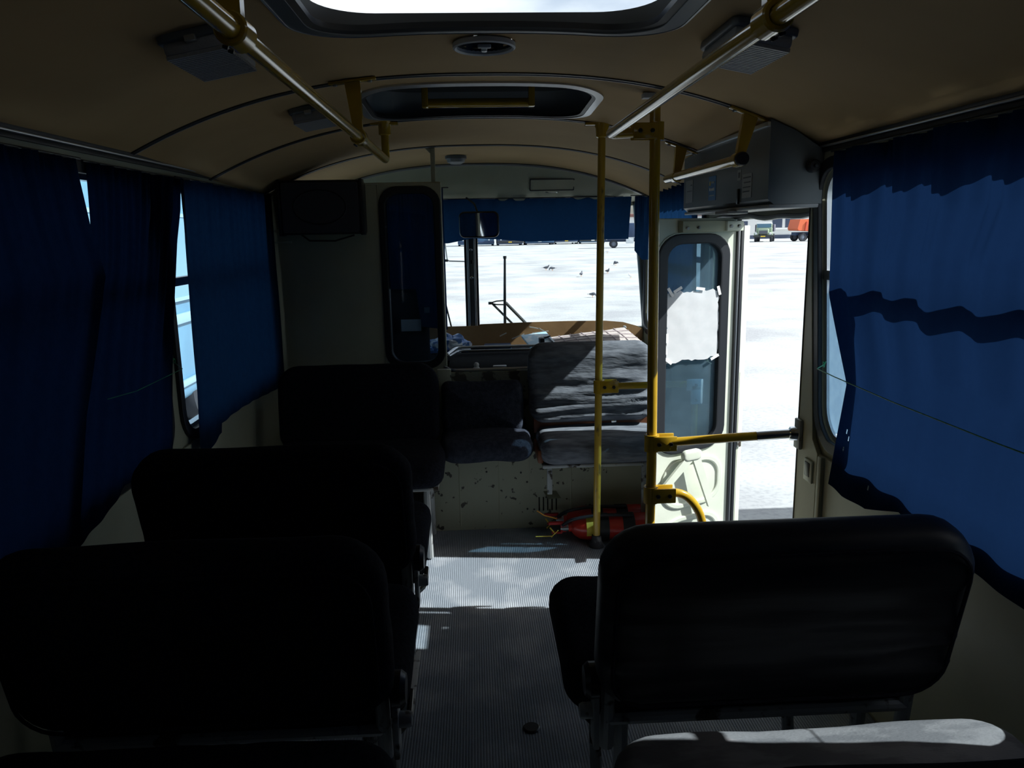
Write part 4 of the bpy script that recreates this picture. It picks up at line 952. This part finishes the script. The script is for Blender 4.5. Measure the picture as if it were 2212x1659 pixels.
def dash_things():
    # plaid sheet
    t = thing('plaid_cloth', 'pale checked cloth lying on the dashboard', 'cloth', (0, 0, 0))
    c = [Vector(p) for p in ((.50, 4.78, .765), (1.0, 4.74, .765), (.97, 5.08, .825), (.46, 5.06, .80))]
    c = [Vector((.47, 4.70, .752)), Vector((1.03, 4.72, .752)), Vector((.96, 5.07, .822)), (Vector((.44, 5.02, .775)))]
    def S(u, v): 
        p = c[0]*(1-u)*(1-v)+c[1]*u*(1-v)+c[2]*u*v+c[3]*(1-u)*v
        return p+Vector((0, 0, .014*math.sin(PI*v)*math.sin(PI*u)+.004*noise.noise(Vector((u*6, v*6, 0)))))
    bm = NB(); n = 20; g = [[bm.verts.new(S(i/n, j/n)) for i in range(n+1)] for j in range(n+1)]
    for j in range(n):
        for i in range(n): bm.faces.new((g[j][i], g[j][i+1], g[j+1][i+1], g[j+1][i]))
    bmesh.ops.solidify(bm, geom=bm.faces[:], thickness=.004); sh = obj('sheet', bm, 'plaid', t, 60)
    for k in range(1, 7):
        obj('stripe', TB([S(k/7, q/10)+Vector((0, 0, .003)) for q in range(11)], .0022, 5), 'plaid_line', t)
        if k < 5: obj('stripe', TB([S(q/10, k/5)+Vector((0, 0, .003)) for q in range(11)], .0022, 5), 'plaid_line', t)
    t = thing('clipboard', 'pale blue folder with a black clip at the end of the dashboard cloth', 'folder', (.375, 4.86, .77), (math.radians(14), math.radians(-6), math.radians(12)))
    bm = NB(); pillow(bm, .17, .27, .016, .01, .005, RX(90), side=3, rings=(.5, 1)); obj('cover', bm, 'pale_blue', t)
    bm = NB(); box(bm, -.02, .012, -.07, -.03, .008, .05, .008); box(bm, .0, .05, -.05, -.04, .035, .045, .003, mtx=RZ(20)); obj('clip', bm, 'black_plastic', t)
    obj('clip_arm', TB(fillet([(.02, .03, .012), (.06, .02, .016), (.06, -.07, .016)], .02), .006, 6), 'print_dark', t)
    t = thing('crumpled_bag', 'crumpled blue and white plastic bag on the driver side of the dashboard', 'bag', (-.21, 4.98, .70))
    bm = NB(); bmesh.ops.create_icosphere(bm, subdivisions=4, radius=1)
    for v in bm.verts:
        d = 1+.30*noise.noise(v.co*2.2)+.12*noise.noise(v.co*6)
        v.co = Vector((v.co.x*.135*d, v.co.y*.09*d, max(-.3, v.co.z)*.085*d+.03))
    obj('bag', bm, 'bag_blue', t, 20)
    t = thing('mirror', 'rear-view mirror with black frame hanging in front of the valance', 'mirror', (.005, 4.72, 1.508), (math.radians(3), 0, math.radians(-12)))
    bm = NB(); pillow(bm, .245, .155, .03, .035, .012, Matrix.Identity(4), side=3, rings=(.5, 1)); obj('housing', bm, 'black_plastic', t)
    plate('glass', rrp(-.113, .113, -.068, .068, .028), [], .003, T(0, -.0165, 0) @ FRONT, 'mirror', t)
    obj('stem', TB([(0, .01, .05), (-.05, .12, .12), (-.13, .27, .155)], .006, 8), 'black_plastic', t)
    # window inside hardware outside: wiper and mirror arms
    t = thing('windscreen_wiper', 'black pantograph wiper standing upright outside the windscreen', 'wiper', (.2, 5.42, .8)); P = lambda o: fixp(o, t)
    P(obj('blade', TB([(.176, 5.42, .80), (.178, 5.42, .98), (.184, 5.41, 1.285)], [.010, .010, .008], 8), 'rubber', t))
    P(obj('blade_tip', TB([(.184, 5.41, 1.28), (.184, 5.41, 1.298)], .012, 8), 'rubber', t))
    P(obj('arm', TB([(.09, 5.44, .968), (.25, 5.46, .80)], .008, 8), 'dark_metal', t)); P(obj('arm', TB([(.185, 5.44, .972), (.345, 5.46, .80)], .011, 8), 'dark_metal', t))
    P(obj('link', TB([(.078, 5.44, .972), (.12, 5.44, .984), (.182, 5.44, .988)], .005, 8), 'dark_metal', t)); P(obj('link', TB([(.078, 5.44, .970), (.12, 5.44, .960), (.182, 5.44, .958)], .005, 8), 'dark_metal', t))
    P(obj('base', TB([(.345, 5.46, .81), (.345, 5.40, .74), (.345, 5.31, .72)], .012, 8), 'dark_metal', t)); P(obj('base', TB([(.25, 5.46, .81), (.25, 5.40, .74), (.25, 5.31, .72)], .010, 8), 'dark_metal', t))
    P(obj('pivot', cyl((.075, 5.44, .962), (.075, 5.44, .98), .013), 'rubber', t))
    t = thing('exterior_mirror', 'thin wire mirror holder outside the driver windscreen', 'mirror', (0, 5.4, 1.3)); P = lambda o: fixp(o, t)
    P(obj('arm', TB(fillet([(-.228, 5.42, 1.40), (-.215, 5.42, 1.272), (-.08, 5.42, 1.265)], .02), .005, 8), 'steel', t))
    P(obj('joint', cyl((-.245, 5.42, 1.275), (-.21, 5.42, 1.275), .009), 'rubber', t)); P(obj('clamp', TB([(-.085, 5.42, 1.265), (-.05, 5.40, 1.27), (-.05, 5.255, 1.27)], .008), 'rubber', t))
    P(obj('stay', TB([(-.238, 5.42, .98), (-.20, 5.42, .80)], .006, 8), 'rubber', t))
dash_things()

# ------------------------------------------------------------------ fire extinguishers
def extinguisher(label, loc, rotz, roll):
    t = thing('fire_extinguisher', label, 'fire extinguisher', loc, (0, 0, math.radians(rotz)), 'red fire extinguishers on the floor')
    A = RY(90)     # local z -> x
    obj('bottle', lathe(NB(), [(0, .0), (.055, .0), (.072, .012), (.075, .03), (.075, .36), (.066, .40), (.045, .43), (.022, .445), (.022, .46)], 28, T(.40, 0, .076) @ RX(roll) @ RY(-90)), 'red', t)
    obj('label_patch', lathe_patch(.0757, .30, .375, -70, 30, T(.40, 0, .076) @ RX(roll) @ RY(-90)), 'label_yellow', t)
    obj('neck', lathe(NB(), [(.0, .455), (.02, .455), (.02, .48), (.014, .50), (0, .50)], 14, T(.40, 0, .076) @ RY(-90)), 'steel', t)
    bm = NB(); box(bm, -.16, -.085, -.012, .012, .10, .116, .004, mtx=T(0, 0, 0)); box(bm, -.145, -.09, -.012, .012, .045, .058, .004); box(bm, -.10, -.07, -.014, .014, .055, .105, .005); obj('valve_handle', bm, 'red_dark', t)
    for x in (.11, .24): obj('strap', lathe(NB(), [(.0755, x-.03), (.079, x-.03), (.079, x+.03), (.0755, x+.03)], 28, T(.40, 0, .076) @ RY(-90) @ T(0, 0, .40-2*x)), 'rubber', t)
    hp = fillet([(-.09, -.02, .10), (-.05, -.06, .15), (.08, -.05, .168), (.26, -.035, .155)], .08)
    obj('hose', TB(hp, .0095, 10), 'rubber', t)
    t.scale = (.95, .83, .83)
    obj('safety_pin', TB([(-.155, -.02, .09), (-.13, -.025, .055), (-.15, -.03, .035)], .004, 6), 'label_yellow', t)
    return t
def lathe_patch(r, z0, z1, a0, a1, mtx, n=12):
    bm = NB(); rows = []
    for z in (z0, z1): rows.append([bm.verts.new((r*math.cos(math.radians(a0+(a1-a0)*k/n)), r*math.sin(math.radians(a0+(a1-a0)*k/n)), z)) for k in range(n+1)])
    for k in range(n): bm.faces.new((rows[0][k], rows[0][k+1], rows[1][k+1], rows[1][k]))
    bmesh.ops.transform(bm, matrix=mtx, verts=bm.verts); return bm
extinguisher('red fire extinguisher lying on the floor nearer the aisle, front of the pair', (.44, 3.473, 0), 0, 40)
extinguisher('red fire extinguisher lying against the bulkhead, behind the other one', (.43, 3.588, .0), 0, 160)
t = thing('seal_wire', 'orange wire seal sticking out by the fire extinguishers', 'wire'); obj('wire', TB([(.235, 3.50, .145), (.27, 3.50, .12), (.33, 3.49, .105)], .0028, 6), 'orange', t); obj('tail', TB([(.22, 3.40, .055), (.30, 3.41, .05), (.33, 3.43, .07)], .0022, 6), 'label_yellow', t)
t = thing('rubber_scrap', 'small dark rubber scrap on the aisle floor near the right seat', 'scrap', (.098, 2.06, .0)); obj('scrap', lathe(NB(), [(0, .006), (.022, .006), (.026, .003), (.024, 0), (0, 0)], 14), 'rubber', t)

def under_seat():
    t = thing('heater_box', 'pale slotted heater box under the left seats by the wall', 'heater', (-.98, 1.86, 0))
    holes = []
    for k in range(7):
        x = -.13+k*.034; holes.append([(x, .10), (x+.014, .10), (x+.05, .19), (x+.036, .19)])
    plate('front_grille', rectp(-.15, .15, .0, .215), holes, .008, T(0, -.11, 0) @ RX(-18) @ FRONT, 'cream', t, 0, 0)
    bm = NB(); box(bm, -.15, .15, -.02, .13, .0, .21, .006); obj('case', bm, 'dark_metal', t)
    obj('pipe', TB(fillet([(.15, .05, .08), (.30, .05, .08), (.30, -.6, .05)], .05), .02, 10), 'rubber', t)
under_seat()

# ------------------------------------------------------------------ outside
def wheel(bm_t, bm_h, p, r, wd, ax='X'):
    rot = RY(90) if ax == 'X' else RX(90)
    lathe(bm_t, [(r*.55, -wd/2), (r*.93, -wd/2), (r, -wd*.3), (r, wd*.3), (r*.93, wd/2), (r*.55, wd/2)], 20, T(*p) @ rot)
    lathe(bm_h, [(0, -wd*.42), (r*.2, -wd*.48), (r*.25, -wd*.3), (r*.56, -wd*.3), (r*.56, wd*.3), (r*.25, wd*.3), (r*.2, wd*.48), (0, wd*.42)], 16, T(*p) @ rot)
def add_wheel(t, p, r, wd):
    a, b = NB(), NB(); wheel(a, b, p, r, wd); o = obj('wheel', a, 'tyre', t); obj('hub', b, 'hub', o)
struct('ground', B(-420, 420, -160, 420, GZ-.2, GZ), 'yard')

def old_truck(label, loc, rz, s):
    """bonneted dump truck, front towards local -Y"""
    t = thing('dump_truck', label, 'truck', loc, (0, 0, math.radians(rz))); t.scale = (s, s, s)
    obj('bonnet', B(-.62, .62, -1.75, -.5, .95, 1.62, .12), 'car_green', t)
    for sx in (-1, 1): obj('fender', B(sx*.55, sx*1.12, -1.7, -.55, .80, 1.18, .12), 'car_green', t)
    obj('cab', B(-.95, .95, -.55, .85, .95, 1.75, .06), 'car_green', t)
    obj('cab_roof', B(-.92, .92, -.42, .85, 2.18, 2.36, .07), 'car_white', t)
    for sx in (-1, 1): obj('cab_pillar', B(sx*.82, sx*.92, -.46, .8, 1.7, 2.22, .03), 'car_green', t)
    obj('windscreen', B(-.84, .84, -.47, -.43, 1.72, 2.2), 'car_glass', t)
    obj('cab_back', B(-.9, .9, .78, .84, 1.7, 2.22), 'car_green', t)
    obj('grille', B(-.5, .5, -1.79, -1.74, 1.0, 1.38, .01), 'pigeon_grey', t)
    obj('bumper', B(-1.15, 1.15, -1.95, -1.84, .58, .82, .02), 'dark_metal', t)
    obj('number_plate', B(-.28, .28, -1.97, -1.95, .62, .76), 'plate_yellow', t)
    for sx in (-1, 1): obj('headlamp', lathe(NB(), [(0, .06), (.12, .05), (.15, 0), (0, 0)], 14, T(sx*.85, -1.72, 1.02) @ RX(90)), 'car_white', t)
    obj('tipper_body', B(-1.15, 1.15, 1.0, 4.6, 1.25, 2.15, .03), 'tipper_grey', t)
    for k in range(5): obj('tipper_rib', B(-1.2, -1.15, 1.2+k*.75, 1.3+k*.75, 1.25, 2.1), 'tipper_grey', t)
    obj('chassis', B(-.45, .45, -1.6, 4.5, .7, .95), 'dark_metal', t)
    for sx in (-1, 1):
        add_wheel(t, (sx*.92, -1.1, .5), .5, .28); add_wheel(t, (sx*.9, 2.7, .5), .5, .5)
    return t
def tipper(label, loc, rz, s):
    t = thing('dump_truck', label, 'truck', loc, (0, 0, math.radians(rz))); t.scale = (s, s, s)
    # side view: length along local X, cab towards +X
    bm = NB(); v0 = [(-2.6, 1.35), (1.2, 1.15), (1.45, 1.2), (1.9, 2.75), (-2.45, 2.75), (-2.75, 1.6)]
    a = [bm.verts.new((x, -1.2, z)) for x, z in v0]; b = [bm.verts.new((x, 1.2, z)) for x, z in v0]; bm.faces.new(a); bm.faces.new(b)
    for k in range(6): bm.faces.new((a[k], a[(k+1) % 6], b[(k+1) % 6], b[k]))
    tb = obj('tipper_body', bm, 'car_orange', t, 0)
    for k in range(4): obj('tipper_rib', B(-.09, .09, -1.32, -1.2, 1.35, 2.45, mtx=T(-1.9+k*.72, 0, 0) @ RY(8)), 'car_red', t)
    obj('front_board', B(1.2, 1.75, -1.25, 1.25, 1.5, 2.85, .03), 'car_red', t)
    obj('cab', B(2.0, 3.7, -1.2, 1.2, .9, 2.75, .1), 'car_orange', t); obj('side_window', B(2.3, 3.4, -1.22, -1.19, 1.8, 2.5, .0), 'car_glass', t)
    obj('chassis', B(-2.6, 3.4, -.5, .5, .75, 1.15), 'car_navy', t); obj('fuel_tank', B(.3, 1.3, -1.15, -.6, .6, 1.05, .08), 'hub', t)
    for x in (-1.9, -.6, 2.7):
        for sy in (-1, 1):
            a, b = NB(), NB(); wheel(a, b, (x, sy*.95, .53), .53, .35, 'Y'); o = obj('wheel', a, 'tyre', t); obj('hub', b, 'hub', o)
    return t
S1 = 1.22
old_truck('green bonneted truck with white cab roof parked far off, seen through the doorway', (45.0, 119.0, GZ), -24, S1)
tipper('orange tipper truck parked far off at the right edge of the doorway', (51.9, 117.5, GZ), 8, S1*.98)

def far_vehicle(name, label, cat, x, y, w_, h, m1, m2, plate_col='car_white', lamps=True, wheels=True, s=1.0):
    t = thing(name, label, cat, (x, y, GZ), group='vehicles parked in a row beyond the windscreen'); t.scale = (s, s, s)
    obj('body', B(-w_/2, w_/2, 0, 7, .22, h, .12), m1, t); obj('bumper', B(-w_/2-.03, w_/2+.03, -.15, .05, .42, .78, .05), m2, t)
    obj('windscreen', B(-w_/2+.15, w_/2-.15, -.02, .05, h*.55, h*.9, .04), 'car_glass', t)
    obj('number_plate', B(-.28, .28, -.17, -.14, .5, .64), plate_col, t)
    if lamps:
        for sx in (-1, 1): obj('headlamp', lathe(NB(), [(0, .05), (.1, .04), (.13, 0), (0, 0)], 12, T(sx*w_*.36, 0, .98) @ RX(90)), 'car_white', t)
    for sx in (-1, 1):
        for yy in (1.2, 5.2): add_wheel(t, (sx*(w_/2-.18), yy, .45), .45, .3)
    obj('grille', B(-.5, .5, -.05, .02, .85, 1.15, .01), m2, t)
for (x, y, w_, h, m1, m2, pc, nm, lb, ct) in (
    (-7.6, 128, 5.0, 2.9, 'car_blue', 'car_navy', 'car_white', 'parked_bus', 'dark blue vehicle with white plate at the far left of the parked row', 'bus'),
    (.6, 130, 6.0, 2.9, 'car_blue', 'car_navy', 'plate_yellow', 'parked_bus', 'dark blue vehicle just right of the windscreen post in the parked row', 'bus'),
    (6.2, 129, 4.2, 2.9, 'car_navy', 'tyre', 'plate_yellow', 'parked_truck', 'dark vehicle with yellow plate in the parked row above the wiper', 'truck'),
    (11.2, 130, 4.8, 2.9, 'car_navy', 'car_blue', 'car_white', 'parked_bus', 'navy vehicle in the middle of the parked row', 'bus'),
    (15.9, 132, 3.8, 2.9, 'car_white', 'car_navy', 'plate_yellow', 'parked_truck', 'white-fronted vehicle in the parked row right of the middle', 'truck'),
    (20.4, 132, 4.4, 2.9, 'car_blue', 'dark_metal', 'car_white', 'parked_bus', 'blue vehicle in the parked row beside the grab post', 'bus')):
    far_vehicle(nm, lb, ct, x, y, w_, h, m1, m2, pc)
def blue_lorry():
    t = thing('parked_lorry', 'blue lorry chassis with white tank parked to the right of the grab post', 'lorry', (19.6, 97, GZ), (0, 0, math.radians(-8)))
    obj('chassis', B(-3.2, 2.6, -.4, .4, .75, 1.0, .02), 'car_navy', t)
    obj('cab', B(1.2, 2.9, -1.2, 1.2, .95, 2.7, .1), 'car_white', t); obj('cab_stripe', B(1.18, 2.92, -1.22, 1.22, 1.9, 2.12), 'car_red', t); obj('cab_stripe', B(1.18, 2.92, -1.22, 1.22, 1.55, 1.9), 'car_blue', t)
    obj('windscreen', B(1.4, 2.7, -1.23, -1.2, 2.15, 2.55), 'car_glass', t)
    obj('cargo_bed', B(-3.2, 1.0, -1.2, 1.2, 1.3, 3.0, .03), 'car_navy', t)
    obj('tank', B(-.5, .45, -1.2, -.7, .55, 1.25, .06), 'car_white', t)
    for x in (-2.0, 2.05):
        for sy in (-1, 1):
            a, b = NB(), NB(); wheel(a, b, (x, sy*.95, .5), .5, .35, 'Y'); o = obj('wheel', a, 'tyre', t); obj('hub', b, 'hub', o)
blue_lorry()
def building():
    t = thing('building', 'white single-storey building behind the far trucks', 'building', (60, 150, GZ))
    obj('wall', B(-34, 40, 0, 12, 0, 4.6), 'building_white', t); obj('roof', B(-34.5, 40.5, -.5, 12.5, 4.6, 5.2, .1), 'roof_brown', t); obj('plinth', B(-34, 40, -.15, 0, 0, .7), 'building_dark', t)
    for k, x in enumerate((-1.7, .85)): 
        g = obj('gate', B(x, x+1.9, -.12, .02, 2.1, 4.5), 'building_dark', t)
    obj('sill', B(-2.0, 3.0, -.5, 0, 1.75, 2.05), 'building_white', t)
    for k in range(6): obj('gate', B(-30+k*4.2, -27.6+k*4.2, -.1, .02, 1.2, 3.4), 'building_dark', t)
building()

def city_bus(label, x0, sgn, y0, y1, z1):
    """neighbouring bus; its near side stands at X=x0, facing the camera bus (sgn = direction away from it)"""
    t = thing('neighbour_bus', label, 'bus', (x0, (y0+y1)/2, GZ)); hl = (y1-y0)/2
    W = 2.4
    xa, xb = sorted((.02*sgn, W*sgn))
    obj('body', B(xa, xb, -hl, hl, .35, z1-GZ, .14, seg=4), 'bus_body', t)
    n = int((y1-y0)/1.45)
    for k in range(n):
        a = -hl+.35+k*(2*hl-.5)/n; b = a+(2*hl-.5)/n-.14
        me = plate_me(rrp(a-.04, b+.04, 1.5, 2.45, .14), [rrp(a, b, 1.54, 2.41, .12)], .05, T(0, 0, 0) @ SIDE); wf = obj_me('window_frame', me, 'bus_pale', t)
        plate('window_pane', rrp(a, b, 1.54, 2.41, .12), [], .03, T(0.0, 0, 0) @ SIDE, 'bus_glass', wf)
    xs = sorted((-.03*sgn, .02*sgn))
    obj('side_stripe', B(xs[0], xs[1], -hl+.1, hl-.1, 1.25, 1.36, .01), 'bus_pale', t)
    obj('skirt_rail', B(xs[0], xs[1], -hl+.1, hl-.1, .55, .62, .01), 'bus_pale', t)
    for yy in (-hl+1.3, hl-1.6):
        for xx in (.18*sgn, (W-.18)*sgn): add_wheel(t, (xx, yy, .45), .45, .28)
    obj('roof_rail', B(min(.1*sgn, .3*sgn), max(.1*sgn, .3*sgn), -hl+.5, hl-.5, z1-GZ-.02, z1-GZ+.05, .02), 'bus_pale', t)
city_bus('pale blue bus parked alongside, glimpsed between the left curtains', -3.3, -1, 3.6, 11.0, 2.05)
city_bus('pale blue bus parked on the door side, throwing its shadow on the yard', 4.3, 1, -2.2, 5.35, 2.0)

def pigeon(label, loc, rz, m, s=1.0, peck=0):
    t = thing('pigeon', label, 'pigeon', loc, (0, 0, math.radians(rz)), 'pigeons on the yard'); t.scale = (s, s, s)
    bm = NB(); L_ = [(-.17, .145, .004), (-.12, .14, .022), (-.06, .135, .05), (.0, .14, .066), (.06, .155, .062), (.10, .18, .042), (.125, .215, .030), (.14, .245, .030), (.155, .262, .022), (.172, .258, .008), (.19, .25, .003)]
    if peck: L_ = L_[:5]+[(.11, .14, .042), (.14, .11, .030), (.155, .075, .028), (.16, .055, .020), (.165, .04, .008), (.17, .02, .003)]
    tube(bm, [(0, -a, b) for a, b, r in L_], [r for a, b, r in L_], 12); obj('body', bm, m, t, 70)
    for sx in (-1, 1):
        bm = NB(); pillow(bm, .20, .075, .014, .03, .006, T(sx*.056, .03, .15) @ RZ(90) @ RY(8), side=2, rings=(.5, 1)); obj('wing', bm, m, t, 70)
        obj('leg', TB([(sx*.025, 0, .09), (sx*.025, .01, .0), (sx*.025, -.03, .0)], .006, 6), 'orange', t)
    bm = NB(); box(bm, -.035, .035, .14, .24, .13, .142, .004); obj('tail', bm, m, t)
for (x, y, rz, m, s, pk, lb) in ((4.15, 44.4, 70, 'pigeon_grey', 1.1, 0, 'left grey pigeon of the pair in the middle of the yard'),
    (4.42, 43.6, -80, 'pigeon_grey', 1.1, 1, 'right grey pigeon of the pair in the middle of the yard'),
    (5.18, 37.3, 160, 'pigeon_grey', 1.0, 0, 'grey pigeon standing left of the grab post'),
    (6.86, 39.6, 20, 'pigeon_grey', 1.0, 0, 'grey pigeon standing just right of the grab post'),
    (8.9, 48.4, 200, 'pigeon_grey', 1.35, 1, 'grey pigeon pecking near the right windscreen edge'),
    (3.91, 25.5, 60, 'pigeon_grey', .8, 1, 'nearest grey pigeon, low beside the grab post'),
    (7.2, 35.4, -60, 'pigeon_white', .9, 0, 'white pigeon at the right windscreen edge'),
    (13.0, 75, 90, 'pigeon_white', 1.5, 0, 'white pigeon far off in front of the blue lorry')):
    pigeon(lb, (x, y, GZ), rz, m, s, pk)
